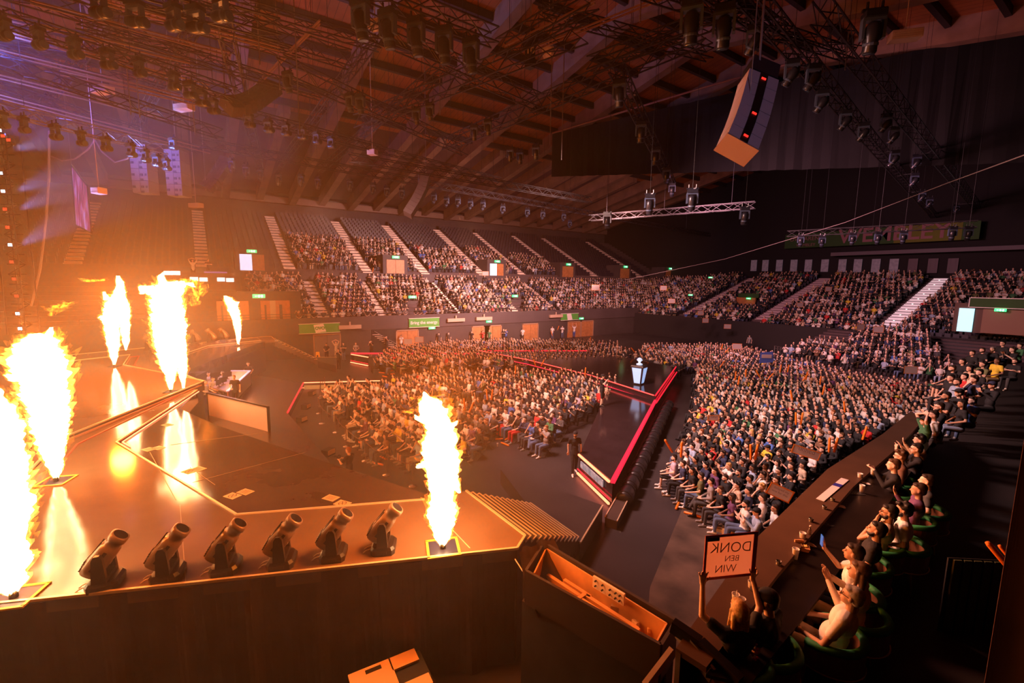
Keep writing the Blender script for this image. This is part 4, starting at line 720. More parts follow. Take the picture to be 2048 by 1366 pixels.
s_, d_, u_ = abas(5); R_ = np.array([s_, d_, u_]).T; MB().box(W[6]+d_*.0, (.82, .04, .54), R_).obj('base_plate', mat('beige_plate', (.42, .28, .25), .6), t); s_, d_, u_ = abas(0); MB().box(W[0]-d_*.3, (.7, .5, .5), np.array([s_, d_, u_]).T).obj('bumper', mat('bumper', (.03, .03, .04), .3), t)
# purple screen at the left, LED tower, cables
pv_ = [(143, 330), (175, 372), (183, 466), (152, 450)]; D = 36; Wp = [atd(x, y, D+(2 if i in (0, 3) else 0)) for i, (x, y) in enumerate(pv_)]; c = sum(Wp)/4
def screen_mat(name):
    m = bpy.data.materials.new(name); m.use_nodes = True; nt = m.node_tree; b = nt.nodes['Principled BSDF']; tx = nt.nodes.new('ShaderNodeTexCoord'); nz = nt.nodes.new('ShaderNodeTexNoise'); nz.inputs['Scale'].default_value = 1.3; nz.inputs['Detail'].default_value = 6; mp = nt.nodes.new('ShaderNodeMapping'); mp.inputs['Scale'].default_value = (2.5, 2.5, .5)
    cr = nt.nodes.new('ShaderNodeValToRGB'); e = cr.color_ramp.elements; e[0].position = .35; e[0].color = (.05, .01, .08, 1); e[1].position = .7; e[1].color = (.5, .3, .9, 1); k = e.new(.5); k.color = (.35, .03, .14, 1)
    L = nt.links.new; L(tx.outputs['Object'], mp.inputs[0]); L(mp.outputs[0], nz.inputs['Vector']); L(nz.outputs[0], cr.inputs[0]); L(cr.outputs[0], b.inputs['Emission Color']); b.inputs['Emission Strength'].default_value = .9; b.inputs['Base Color'].default_value = (.02, .02, .02, 1); m.cycles.emission_sampling = 'NONE'; return m
t = thing('video_screen', c, 0, 'tilted purple and red video screen hanging left of aisle stairs', 'screen'); nrm = np.cross(Wp[1]-Wp[0], Wp[3]-Wp[0]); nrm /= np.linalg.norm(nrm)
V = [p-c for p in Wp]; MB().tube([V[0], V[0]*[1, 1, 0]+np.array([0, 0, zr(Wp[0][0])+.77-c[2]])], .02, 5).obj('hoist_cable', ALU, t); MB().rings([V, [p+nrm*.05 for p in V]]).obj('display', screen_mat('video_wall'), t); b = MB(); [b.bar(V[i], V[(i+1) % 4], .1) for i in range(4)]; b.obj('frame', BLACK, t)
D = 27.; p0 = atd(2, 230, D); p1 = atd(48, 668, D); t = thing('light_tower', p1, 0, 'tall vertical light tower with red and white lamps at the picture edge', 'light tower')
m_ = MB(); d = p0-p1; L = np.linalg.norm(d)
for s_ in (-.55, .55):
    for e_ in (-.4, .4): m_.bar(_r0*s_+_f0*e_, d+_r0*s_+_f0*e_, .06)
for k in range(22): a_ = d*k/22; c_ = d*(k+1)/22; sg = 1 if k % 2 else -1; m_.bar(a_+_r0*.55*sg, c_-_r0*.55*sg, .04); m_.bar(a_-_r0*.55, a_+_r0*.55, .05)
m_.obj('frame', TR, t)
redl = mat('tower_red', (.4, .02, .02), .4, emis=(1, .04, .015), es=3.); whl = mat('tower_white', (.8, .85, 1), .4, emis=(.75, .85, 1), es=9.)
for px, py, wht in ((10, 273, 0), (21, 281, 0), (5, 347, 1), (10, 383, 1), (14, 419, 0), (19, 455, 0), (24, 490, 1), (27, 524, 0), (32, 558, 0), (37, 592, 0), (39, 627, 1), (44, 657, 1), (3, 262, 1)):
    c_ = atd(px, py, D-.5)-p1; o = MB().box(c_, (.3, .2, .26), np.array([_r0, _f0, [0, 0, 1]]).T).obj('lamp', BLACK, t); g = MB()
    for sx in (-1, 1):
        for sz in (-1, 0, 1): g.box(c_-_f0*.11+_r0*.06*sx+np.array([0, 0, .055*sz]), (.09, .02, .035), np.array([_r0, _f0, [0, 0, 1]]).T)
    g.obj('led', whl if wht else redl, o)
cabm = mat('cable_grey', (.30, .24, .24), .5)
for pts, D, r, lab in (([(98, 262), (98, 350), (92, 440), (80, 540), (62, 612)], 30, .07, 'thick bundled cable dropping beside the light tower'), ([(100, 312), (125, 322), (150, 318), (175, 300), (190, 280)], 33, .06, 'looping cable left part under the silver truss'), ([(190, 280), (205, 305), (230, 325), (255, 318), (268, 300)], 33, .06, 'looping cable running to the pale speaker stack'), ([(1250, 560), (1450, 518), (1690, 445), (1890, 368), (2060, 306)], 20, .016, 'long thin wire crossing the dark air before the end stand')):
    if 'wire' in lab: W = [atd(x, y, 60-(x-1250)/810*46) for x, y in pts]; r = .02
    else: W = [atd(x, y, D) for x, y in pts]
    o = MB().tube([w_-W[0] for w_ in W], r, 6).obj('cable', cabm, loc=W[0]); tag(o, lab, 'cable')
# moving heads standing on the stage
HB = mat('fixture_shell', (.24, .16, .12), .32, .2); HD = mat('fixture_dark', (.03, .022, .02), .3)
def make_floor_mh():
    t = thing('stage_moving_light', (0, 0, 0)); b = MB(); b.rings([[(x*s, y*s2, z) for x, y in ((-.24, -.17), (-.17, -.22), (.17, -.22), (.24, -.17), (.24, .17), (.17, .22), (-.17, .22), (-.24, .17))] for z, s, s2 in ((0, 1, 1), (.10, 1.02, 1.02), (.15, .9, .85))]); o = b.obj('base', HD, t)
    g = MB(); [g.tube([(x, -.22, .06), (x, -.32, .03), (x+.02, -.36, .006), (x+.03, -.40, -.06)], .011, 6) for x in (-.05, .07)]; g.obj('cable', mat('cable_white', (.7, .55, .45), .5), o); g = MB(); [g.box((sx*.245, 0, .07), (.02, .16, .05)) for sx in (-1, 1)]; g.obj('handle', HD, o)
    b = MB(); b.box((0, 0, .18), (.44, .2, .08))
    for s in (-1, 1): b.rings([[(s*.2-.035, y*k, z) for y in (-.1, .1)]+[(s*.2+.035, y*k, z) for y in (.1, -.1)] for z, k in ((.15, 1.), (.4, .85), (.56, .7), (.62, .35))])
    b.obj('yoke', HD, t)
    h = MB(); d = np.array((.0, .62, .78)); d /= np.linalg.norm(d); o_ = np.array((0, 0, .5)); u = np.array((1., 0, 0)); v = np.cross(d, u)
    prof = [(.07, -.36), (.13, -.33), (.155, -.22), (.16, -.05), (.15, .12), (.145, .2), (.12, .215), (.118, .31), (.138, .33), (.138, .42), (.115, .43)]
    h.rings([[o_+d*z+(u*math.copysign(abs(math.cos(a))**.75, math.cos(a))*.98+v*math.copysign(abs(math.sin(a))**.75, math.sin(a)))*r for a in np.arange(20)*math.pi/10] for r, z in prof]); hd = h.obj('head', HB, t, True)
    MB().lathe([(.11, 0), (.10, -.02), (.02, -.03)], o_+d*.432, d, 18).obj('lens', mat('lens_dark', (.02, .02, .03), .05), hd)
    g = MB(); Rm = np.array([u, v, d]).T
    for i in range(5):
        for sx in (-1, 1):
            for sv in (-1, 1): g.box(o_+d*(-.29+.04*i)+u*sx*.06+v*sv*(.135+.006*i), (.08, .02, .018), Rm)
    for sx in (-1, 1): g.box(o_-d*.02+u*sx*.16, (.012, .05, .36), Rm); g.box(o_+d*.08+u*sx*.05+v*-.15, (.012, .02, .30), Rm)
    g.obj('vent', HD, hd); g = MB(); g.box(o_-v*.157-d*.03+u*.02, (.05, .012, .03), Rm); g.box(o_+v*.157-d*.03+u*.02, (.05, .012, .03), Rm); g.obj('emblem', mat('emblem_pale', (.6, .5, .45), .4), hd)
    return t
f0 = make_floor_mh(); rzs = math.atan2(-.56, -.2)
ROWF = [(212, 1168), (337, 1152), (453, 1138), (565, 1126), (668, 1112), (768, 1098)]
for k, (px, py) in enumerate(ROWF):
    p = at(px, py, ZS); lab = 'dark moving light tilted on the front stage edge, '+['beside the reflection of the bulging flame', 'one after the reflection, over plain skirt', 'third from the big left flames', 'third from the near flame jet', 'one before the last of the row', 'beside the near flame jet'][k]
    an = -.22-.05*k
    if k == 0: f0.location = p; f0.rotation_euler = (0, 0, an); o = f0; tag(o, lab, 'stage light', 'moving lights along the front stage edge')
    else: o = dup(f0, p, an, lab)
    o.scale = (1.04,)*3
for k, (px, py) in enumerate(((392, 688), (424, 685), (449, 682), (300, 703))):
    p = at(px, py, ZS); o = dup(f0, p, 2.6, ['first dark moving light on the far wing, nearest the massive flame', 'middle dark moving light on the far wing', 'dark moving light on the far wing nearest the smallest flame', 'dark moving light half hidden behind the massive flame'][k], 'moving lights on the far wing'); o.scale = (1.3,)*3
# ------------------------------------------------------------------ people
SKINC = [(.78, .50, .39), (.82, .56, .44), (.70, .43, .31), (.52, .30, .19), (.24, .125, .075)]
def pmat(nm, rough, noise=0., **k): return mat(nm, (.5, .5, .5), rough, objcol=True, noise=noise, **k)
SKIN = pmat('skin', .55); CLOTH = pmat('cloth', .85, .12, nscale=9., bump=.5); HAIRM = pmat('hair', .6, .35, nscale=45., bump=.8); SHOEM = pmat('shoe_leather', .5); EYEM = mat('eye_dark', (.03, .02, .02), .2); GLASSM = mat('spectacle_frame', (.02, .02, .02), .3)
def bake(mb, name, m, vox, smooth=6, fac=.5):
    me = mb.mesh(name, m); o = bpy.data.objects.new('tmp', me); COL.objects.link(o)
    r = o.modifiers.new('r', 'REMESH'); r.mode = 'VOXEL'; r.voxel_size = vox; r.use_smooth_shade = True
    if smooth: s = o.modifiers.new('s', 'SMOOTH'); s.iterations = smooth; s.factor = fac
    dg = bpy.context.evaluated_depsgraph_get(); n = bpy.data.meshes.new_from_object(o.evaluated_get(dg)); n.name = name
    COL.objects.unlink(o); bpy.data.objects.remove(o); bpy.data.meshes.remove(me)
    n.materials.clear(); n.materials.append(m); n.polygons.foreach_set('use_smooth', [True]*len(n.polygons)); return n
V3 = lambda *a: np.array(a, float)
ARMS = {  # elbow, hand (right side, x>0), finger direction, palm curl ; left is mirrored unless given
 'lap': ((.27, -.02, .82), (.09, .27, .68), (-.6, .7, -.2)), 'thigh': ((.29, .0, .82), (.15, .36, .66), (-.1, 1, -.25)),
 'clap': ((.27, .10, .86), (.045, .30, 1.06), (-.1, .5, .8)), 'chin': ((.17, .26, .80), (.05, .13, 1.13), (-.3, -.2, .6)),
 'up': ((.30, .02, 1.32), (.27, .06, 1.60), (0, 0, 1)), 'phone': ((.22, .17, .92), (.05, .34, 1.20), (-.2, 0, 1)),
 'cross': ((.27, .08, .86), (-.10, .21, .90), (-1, .1, .1)), 'side': ((.27, -.06, .80), (.27, .0, .53), (0, .1, -1)), 'head': ((.34, .10, 1.38), (.12, .02, 1.46), (-.7, -.3, .3)),
 'wave': ((.30, .14, 1.0), (.26, .32, 1.22), (0, .4, .9)), 'cam': ((.24, .14, .90), (.09, .30, 1.14), (-.5, .4, .2)), 'sit_back': ((.33, .04, .76), (.20, .30, .72), (-.4, .8, -.1))}
def hand(b, p, d, side, r, curl=.5):
    """palm, four fingers of different length with a bend, thumb from the side of the palm"""
    p = np.array(p); d = np.array(d, float); d /= np.linalg.norm(d); n = np.cross(d, (side, .2, .1)); n /= np.linalg.norm(n); s = np.cross(n, d)*side
    b.cap_(p-d*.01+s*.014, p+d*.07+s*.022, .021, .019, 8); b.cap_(p-d*.01-s*.014, p+d*.07-s*.022, .021, .019, 8); b.cap_(p, p+d*.07, .022, .02, 8)
    for i, (o_, L) in enumerate(((-.036, .034), (-.012, .043), (.012, .046), (.035, .040))):
        a = p+d*.075+s*o_; m = a+d*L+n*L*.25*curl+s*o_*.32; e = m+d*L*.75*(1-curl*.5)+n*L*.9*curl; b.cap_(a, m, r, r*.95, 8); b.cap_(m, e, r*.95, r*.8, 8)
    a = p+d*.015+s*.03; m = a+s*.038+d*.03; e = m+d*.032+n*.012; b.cap_(a, m, r*1.25, r*1.1, 8); b.cap_(m, e, r*1.1, r*.9, 8)
def person_parts(stand=False, armR='lap', armL=None, yaw=0., pitch=0., lean=0., legs='sit', female=False, heavy=0., sleeve='short', trousers='long', hair='short', vox=.013, face=True, shoes=True, beard=False, cap=False, glasses=False, over=None):
    """meshes in a frame whose origin is the floor under the hips, facing +y"""
    armL = armL or armR; hz = .93 if stand else .50; dz = hz-.50; fy = lean
    def up(p): p = V3(*p); k = max(0, (p[2]-.5))/.7; return p+V3(0, -fy*k, dz)   # torso lean + standing offset
    sw = .185-.02*female
    pel, wai, che, nec, hd = up((0, 0, .52)), up((0, -.01, .72)), up((0, -.02, .95)), up((0, -.01, 1.12)), up((0, .015, 1.285))
    sh = {s: up((s*sw, -.02, 1.055)) for s in (1, -1)}
    el, ha, fd = {}, {}, {}
    for s, a in ((1, armR), (-1, armL)):
        e, h, f = (over or {}).get(s) or ARMS[a]; el[s] = up((e[0]*s, e[1], e[2])); ha[s] = up((h[0]*s, h[1], h[2])); fd[s] = V3(f[0]*s, f[1], f[2])
    hip = {s: pel+V3(s*.09, .0, -.01) for s in (1, -1)}; kn, an, to = {}, {}, {}
    for s in (1, -1):
        if stand: st = .0 if legs != 'walk' else .24*s; kn[s] = V3(s*.10, st*.5+.03, .50); an[s] = V3(s*.11, st-.02, .09); to[s] = an[s]+V3(s*.02, .17, -.045)
        elif legs == 'cross' and s == 1: kn[s] = V3(.02, .44, .62); an[s] = V3(-.16, .62, .33); to[s] = an[s]+V3(-.06, .16, .03)
        elif legs == 'out': kn[s] = V3(s*.14, .46, .50); an[s] = V3(s*.13, .74, .12); to[s] = an[s]+V3(s*.03, .12, .06)
        else: kn[s] = V3(s*.13, .43, .52); an[s] = V3(s*.13, .46, .10); to[s] = an[s]+V3(s*.03, .17, -.05)
    cy, sy = math.cos(yaw), math.sin(yaw); cp, sp = math.cos(pitch), math.sin(pitch)
    Rh = np.array([[cy, -sy, 0], [sy, cy, 0], [0, 0, 1]])@np.array([[1, 0, 0], [0, cp, -sp], [0, sp, cp]])
    H = lambda x, y, z: hd+Rh@V3(x, y, z)
    def torso(b, g):
        h_ = heavy*.035
        b.ell(pel+V3(0, 0, .02), (.155+g+h_, .115+g+h_, .12+g), 14, 8); b.ell(wai+V3(0, .01, 0), (.135+g+h_*1.4-.012*female, .10+g+h_*1.6, .15+g), 14, 8); b.ell(che, (.16+g+h_-.01*female, .112+g+h_*.6, .17+g), 14, 8)
        b.cap_(sh[1], sh[-1], .062+g, .062+g, 12); b.cap_(che+V3(.07, .0, .02), che+V3(-.07, .0, .02), .1+g, .1+g, 12)
        if female: b.ell(che+V3(.07, .085, -.01), (.055+g*.5,)*3, 10, 7); b.ell(che+V3(-.07, .085, -.01), (.055+g*.5,)*3, 10, 7)
    b = MB(); torso(b, 0)
    b.cap_(nec+V3(0, -.02, -.05), hd+V3(0, -.02, -.05), .055, .052, 12)
    b.ell(H(0, -.012, .025), (.076, .096, .098), 16, 12, Rh); b.ell(H(0, .018, -.045), (.058, .072, .07), 14, 9, Rh); b.ell(H(0, .055, -.088), (.03, .028, .024), 10, 7, Rh)
    if face: b.cap_(H(0, .082, .012), H(0, .104, -.022), .009, .014, 8); b.cap_(H(-.034, .074, .028), H(.034, .074, .028), .015, .015, 8); b.ell(H(.016, .080, -.056), (.02, .012, .008), 8, 5, Rh); b.ell(H(-.016, .080, -.056), (.02, .012, .008), 8, 5, Rh)
    for s in (1, -1): b.ell(H(s*.079, -.012, -.008), (.012, .022, .033), 8, 6, Rh)
    fr = .0095 if vox < .012 else .0115
    for s in (1, -1):
        b.cap_(sh[s], el[s], .050+heavy*.01, .038, 12); b.cap_(el[s], ha[s], .037, .026, 12); hand(b, ha[s], fd[s], s, fr, .45)
        b.cap_(hip[s], kn[s], .082, .056, 12); b.cap_(kn[s], an[s], .053, .037, 12)
        if not shoes: b.cap_(an[s]+V3(0, -.02, -.03), to[s], .036, .03, 10)
    body = bake(b, 'person', SKIN, vox, 3, .4); parts = []
    g = .016; b = MB(); torso(b, g); b.cap_(sh[1]*.5+sh[-1]*.5+V3(0, 0, .0), nec+V3(0, -.02, -.045), .085, .068, 12)
    for s in (1, -1):
        if sleeve == 'long': b.cap_(sh[s], el[s], .066+heavy*.01, .053, 12); b.cap_(el[s], ha[s]*.94+el[s]*.06, .052, .037, 12)
        elif sleeve == 'short': m = sh[s]*.42+el[s]*.58; b.cap_(sh[s], m, .068+heavy*.01, .062, 12)
    if stand: b.cap_(wai, pel+V3(0, 0, -.04), .14, .15, 12)
    parts.append(('hoodie' if sleeve == 'long' else 'shirt', bake(b, 'shirt', CLOTH, vox*1.1, 3, .4), 'shirt'))
    b = MB(); b.ell(pel+V3(0, 0, -.02), (.172+heavy*.03, .13+heavy*.02, .11), 14, 8)
    for s in (1, -1):
        b.cap_(hip[s], kn[s], .098, .070, 12)
        if trousers == 'long': b.cap_(kn[s], an[s]+V3(0, 0, .02), .068, .052, 12)
    parts.append(('trousers' if trousers == 'long' else 'shorts', bake(b, 'trousers', CLOTH, vox*1.2, 3, .4), 'trousers'))
    if shoes:
        b = MB()
        for s in (1, -1): q = an[s]+V3(0, -.045, -.045); b.cap_(q, to[s], .042, .036, 10); b.cap_(q+V3(0, .06, .01), an[s]+V3(0, .03, 0), .04, .045, 10); b.cap_(q+V3(0, 0, -.012), to[s]+V3(0, .02, -.006), .036, .034, 10)
        parts.append(('shoes', bake(b, 'shoes', SHOEM, .012, 2), 'shoes'))
    if hair != 'bald':
        b = MB(); k = {'short': 1., 'fluffy': 1.1, 'long': 1.05, 'bun': 1.02, 'buzz': .97}[hair]
        b.ell(H(0, -.036, .056), (.082*k, .094*k, .088*k), 16, 12, Rh); b.ell(H(0, -.062, -.0), (.078*k, .062*k, .085*k), 14, 9, Rh)
        b.ell(H(0, .022, .092), (.070*k, .058*k, .036*k), 12, 8, Rh)
        if hair == 'fluffy': [b.ell(H(x, y, z), (.035, .035, .03), 8, 6) for x, y, z in ((.05, .03, .11), (-.04, .05, .11), (0, -.03, .14), (.06, -.06, .1), (-.07, -.04, .1), (0, .07, .1))]
        if hair in ('long',):
            for x in (-.065, -.03, .03, .065): b.cap_(H(x, -.06, .0), H(x*1.1, -.085, -.23), .036, .028, 10)
            for s in (1, -1): b.cap_(H(s*.078, -.01, .03), H(s*.085, -.01, -.2), .022, .02, 8)
        if hair == 'bun': b.ell(H(0, -.14, .05), (.04, .04, .04), 10, 7)
        parts.append(('hair', bake(b, 'hair', HAIRM, vox, 2, .4), 'hair'))
    if beard:
        b = MB(); b.ell(H(0, .03, -.075), (.062, .062, .048), 12, 8, Rh); b.cap_(H(.068, .0, -.02), H(.05, .04, -.07), .014, .018, 8); b.cap_(H(-.068, .0, -.02), H(-.05, .04, -.07), .014, .018, 8); parts.append(('beard', bake(b, 'beard', HAIRM, vox*.9, 2, .4), 'hair'))
    if cap:
        b = MB(); b.ell(H(0, -.015, .062), (.096, .112, .082), 16, 10, Rh); b.rings([[H(x, y, .055+dz_) for x, y in ((-.07, .07), (.07, .07), (.055, .165), (0, .185), (-.055, .165))] for dz_ in (0, .012)]); parts.append(('cap', b.mesh('cap', CLOTH, True), 'cap'))
    if glasses:
        b = MB()
        for s in (1, -1): c = H(s*.031, .092, .008); b.tube([c+Rh@V3(.024*math.cos(t), 0, .018*math.sin(t)) for t in np.arange(11)*math.pi/5], .0028, 5); b.bar(H(s*.056, .09, .012), H(s*.082, -.01, .012), .005)
        b.bar(H(-.008, .094, .01), H(.008, .094, .01), .005); parts.append(('glasses', b.mesh('glasses', GLASSM), None))
    if vox < .012:
        b = MB()
        for s in (1, -1): b.ell(H(s*.031, .080, .008), (.011, .006, .0065), 8, 6, Rh)
        parts.append(('eyes', b.mesh('eyes', EYEM, True), None)); b = MB(); [b.cap_(H(s*.018, .087, .033), H(s*.048, .077, .035), .0045, .0035, 6) for s in (1, -1)]; parts.append(('eyebrows', b.mesh('eyebrows', HAIRM, True), 'hair')); b = MB(); b.ell(H(0, .086, -.056), (.024, .007, .005), 8, 5, Rh); parts.append(('lips', b.mesh('lips', mat('lips', (.42, .18, .14), .5), True), None))
    return body, parts, {'hand': ha, 'head': hd, 'elbow': el}
LC = {'black': (.015, .015, .018), 'white': (.78, .76, .74), 'grey': (.28, .27, .28), 'navy': (.03, .04, .10), 'red': (.55, .03, .03), 'yellow': (.75, .55, .05), 'blue': (.06, .14, .45), 'green': (.05, .18, .08), 'beige': (.58, .45, .33), 'charcoal': (.06, .06, .065), 'purple': (.13, .05, .14), 'brown': (.18, .09, .05), 'pale blue': (.32, .42, .6), 'lilac': (.5, .42, .55), 'orange': (.75, .22, .03), 'denim': (.10, .15, .28), 'khaki': (.32, .24, .14), 'olive': (.13, .14, .06)}
HC = {'black': (.012, .009, .008), 'dark brown': (.03, .017, .01), 'brown': (.09, .045, .02), 'blond': (.60, .38, .14), 'grey': (.30, .28, .27), 'ginger': (.30, .10, .03)}
def place(proto, loc, rz, skin, cols, label, group=None, scale=1., pitch=0.):
    body, parts, _ = proto; o = link(body, 'person', None, loc, rz); o.scale = (scale,)*3; o.color = (*SKINC[skin], 1); tag(o, label, 'person', group)
    for nm, me, key in parts:
        c = link(me, nm, o); k = cols.get(key) if key else None
        if k is not None: c.color = (*k, 1)
    return o
def face_rz(p, tgt): d = np.array(tgt[:2])-np.array(p[:2]); return math.atan2(-d[0], d[1])
STAGE = (-25., -1.)
# ---- near tier beside the camera: floor, ledge, black worktop
ZF = 3.1; ZK = 3.98
lz = [at(*p, ZK) for p in ((1352, 1296), (1500, 1088), (1655, 938), (1765, 868), (1822, 822))]; lr = [at(*p, ZK-.06) for p in ((1412, 1345), (1556, 1155), (1705, 980), (1800, 895), (1848, 842))]
NEARX = 1.2
ledge_m = mat('ledge_brown', (.085, .042, .024), .5, noise=.15, nscale=2.); top_m = mat('worktop_black', (.013, .008, .006), .35, noise=.2, nscale=3.)
pa = [p[:2] for p in lz]; pr = [p[:2] for p in lr]; pw = [at(*p, ZK-.06)[:2] for p in ((1500, 1366), (1640, 1190), (1765, 1022), (1838, 920), (1880, 862))]
struct(MB().prism([tuple(p) for p in pa]+[tuple(p) for p in pr[::-1]], ZK-.07, ZK).obj('trim_ledge', ledge_m))
L0 = (pa[0][0]-.25, pa[0][1]-.3)
low = [tuple(p) for p in pa]; off = [(p[0]+.06, p[1]) for p in low]
struct(MB().prism(low+off[::-1], 0, ZK-.03).obj('wall_tier_front', mat('tier_front', (.05, .025, .015), .7)))
t = thing('counter', (0, 0, 0), 0, 'long black counter top behind the brown ledge, set with cups', 'counter'); MB().prism([tuple(p) for p in pr]+[tuple(p) for p in pw[::-1]], ZK-.12, ZK-.08).obj('worktop', top_m, t)
# tier floor: follows the ledge, steps up behind
end = pa[-1]; fl = [(pa[0][0]+.08, pa[0][1]+.0)]+[(p[0]+.08, p[1]) for p in pa[1:]]+[(-4.9, 26.), (-6.5, 44), (NEARX, 44), (NEARX, 4.0), (-1.9, 3.6)]
struct(MB().prism(fl, 2.7, ZF).obj('floor_near_tier', mat('tier_floor', (.02, .014, .014), .7)))
struct(MB().prism([(-4.95, 21.), (-4.9, 26.), (-6.5, 44), (-6.6, 44), (-5.0, 26), (-5.05, 21)], 0, 3.2).obj('wall_tier_front', mat('tier_front', (.05, .025, .015), .7)))
# ---- people at the counter
PR = {}
def proto(key, **k):
    if key not in PR: PR[key] = person_parts(**k)
    return PR[key]
tub_g = mat('green_velvet', (.02, .22, .07), .7, noise=.2, nscale=8.); brass = mat('brass', (.5, .3, .12), .35, .7)
def tub():
    t = thing('tub_chair', (0, 0, -60)); b = MB(); b.rings([[(math.cos(a)*r, math.sin(a)*r*.95, z) for a in np.arange(20)*math.pi/10] for z, r in ((.34, .24), (.36, .27), (.44, .27), (.47, .24))]); b.obj('seat', tub_g, t, True)
    b = MB(); A = np.linspace(math.radians(-205), math.radians(25), 22); b.tube([(math.cos(a)*.34, math.sin(a)*.34, .74-.07*max(0, math.sin(a)+.2)) for a in A], .048, 8); b.obj('arm_roll', tub_g, t, True)
    b = MB(); rs = [[(math.cos(a)*r, math.sin(a)*r, z) for r, z in ((.30, .42), (.36, .42), (.37, .72-.07*max(0, math.sin(a)+.2)), (.32, .72-.07*max(0, math.sin(a)+.2)))] for a in A]; b.rings(rs); b.obj('backrest', mat('tub_back', (.16, .06, .025), .5), t); b = MB(); b.tube([(math.cos(a)*.375, math.sin(a)*.375, .44) for a in A], .009, 6); b.obj('brass_rail', brass, t)
    for a in (.8, 2.35, 3.9, 5.5): MB().tube([(math.cos(a)*.22, math.sin(a)*.22, .36), (math.cos(a)*.27, math.sin(a)*.27, 0)], .014, 6).obj('leg', brass, t)
    return t
TUB = tub(); tubused = [0]
# (head px, py, depth, label, proto kwargs, skin, colours, chair?)
HQ = dict(vox=.0085)
DP = [
 ((1476, 1222), 4.9, 'person with blond bob and black jersey holding up the handwritten board', dict(armR='up', hair='long', yaw=-.1, pitch=.1, over={1: ((.34, .12, 1.22), (.30, .22, 1.50), (0, 0, 1)), -1: ((.36, .10, 1.20), (.32, .20, 1.52), (0, 0, 1))}, female=True), 0, ('black', 'black', 'blond'), 1),
 ((1534, 1200), 4.75, 'person in black cap, glasses and black jersey with pale sleeve marks', dict(armR='lap', cap=True, glasses=True, beard=True, yaw=.1), 0, ('black', 'black', 'dark brown'), 1),
 ((1702, 1193), 5.2, 'older person with grey hair, glasses and white t-shirt leaning back', dict(armR='sit_back', glasses=True, lean=.16, pitch=.15, heavy=.6, hair='short', legs='cross', trousers='short'), 0, ('white', 'beige', 'grey'), 1),
 ((1716, 1143), 6.0, 'person with long brown hair clapping in a beige jumper and khaki trousers', dict(armR='clap', hair='long', female=True, sleeve='long', legs='cross', pitch=.1), 1, ('beige', 'khaki', 'brown'), 1),
 ((1706, 1106), 6.7, 'person with dark hair in a pale top raising a blue phone', dict(armR='phone', armL='lap', hair='short', pitch=.1), 1, ('white', 'navy', 'dark brown'), 1),
 ((1752, 1060), 7.3, 'bearded person in black t-shirt with forearms on the lap, grinning', dict(armR='lap', beard=True, lean=.12, pitch=.2), 2, ('black', 'charcoal', 'black'), 1),
 ((1777, 1025), 7.9, 'bearded person with glasses, beige t-shirt and pale jeans', dict(armR='lap', armL='chin', beard=True, glasses=True, legs='cross', lean=.1), 2, ('beige', 'pale blue', 'black'), 1),
 ((1806, 1020), 8.2, 'bearded person in white t-shirt half hidden behind the beige t-shirt', dict(armR='lap', beard=True, hair='fluffy'), 2, ('white', 'grey', 'black'), 1),
 ((1836, 980), 8.9, 'person in purple sweater lifting one hand beside green chairs', dict(armR='lap', armL='wave', sleeve='long', lean=.06), 1, ('purple', 'charcoal', 'dark brown'), 1),
 ((1852, 962), 9.4, 'person with short hair behind the purple sweater', dict(armR='lap', hair='short', pitch=.1), 1, ('charcoal', 'black', 'dark brown'), 1),
 ((1786, 930), 9.6, 'person in black shirt with pale specks eating at the counter', dict(armR='cam', sleeve='long', hair='short'), 1, ('black', 'black', 'brown'), 1),
 ((1800, 912), 10.2, 'person with glasses and fringe behind the speckled shirt', dict(armR='thigh', hair='fluffy', glasses=True, sleeve='long'), 1, ('brown', 'black', 'brown'), 1),
 ((1832, 898), 10.4, 'person in black jumper and glasses filming with both hands', dict(armR='phone', glasses=True, sleeve='long'), 1, ('black', 'black', 'black'), 1),
 ((1838, 880), 10.9, 'person in pale jacket waving one hand behind the filming person', dict(armR='clap', armL='wave', sleeve='long', hair='fluffy'), 1, ('beige', 'black', 'black'), 1),
 ((1866, 830), 12.2, 'person in white t-shirt looking left, above the waving hands', dict(armR='lap'), 0, ('white', 'black', 'dark brown'), 0),
 ((1850, 842), 11.9, 'person with both hands on top of a cap in a green top', dict(armR='head', cap=True, sleeve='short'), 1, ('green', 'black', 'black'), 0),
 ((1878, 814), 12.6, 'bearded person with glasses behind the hands on cap', dict(armR='clap', beard=True, glasses=True), 1, ('black', 'black', 'dark brown'), 0)]
DESKP = []
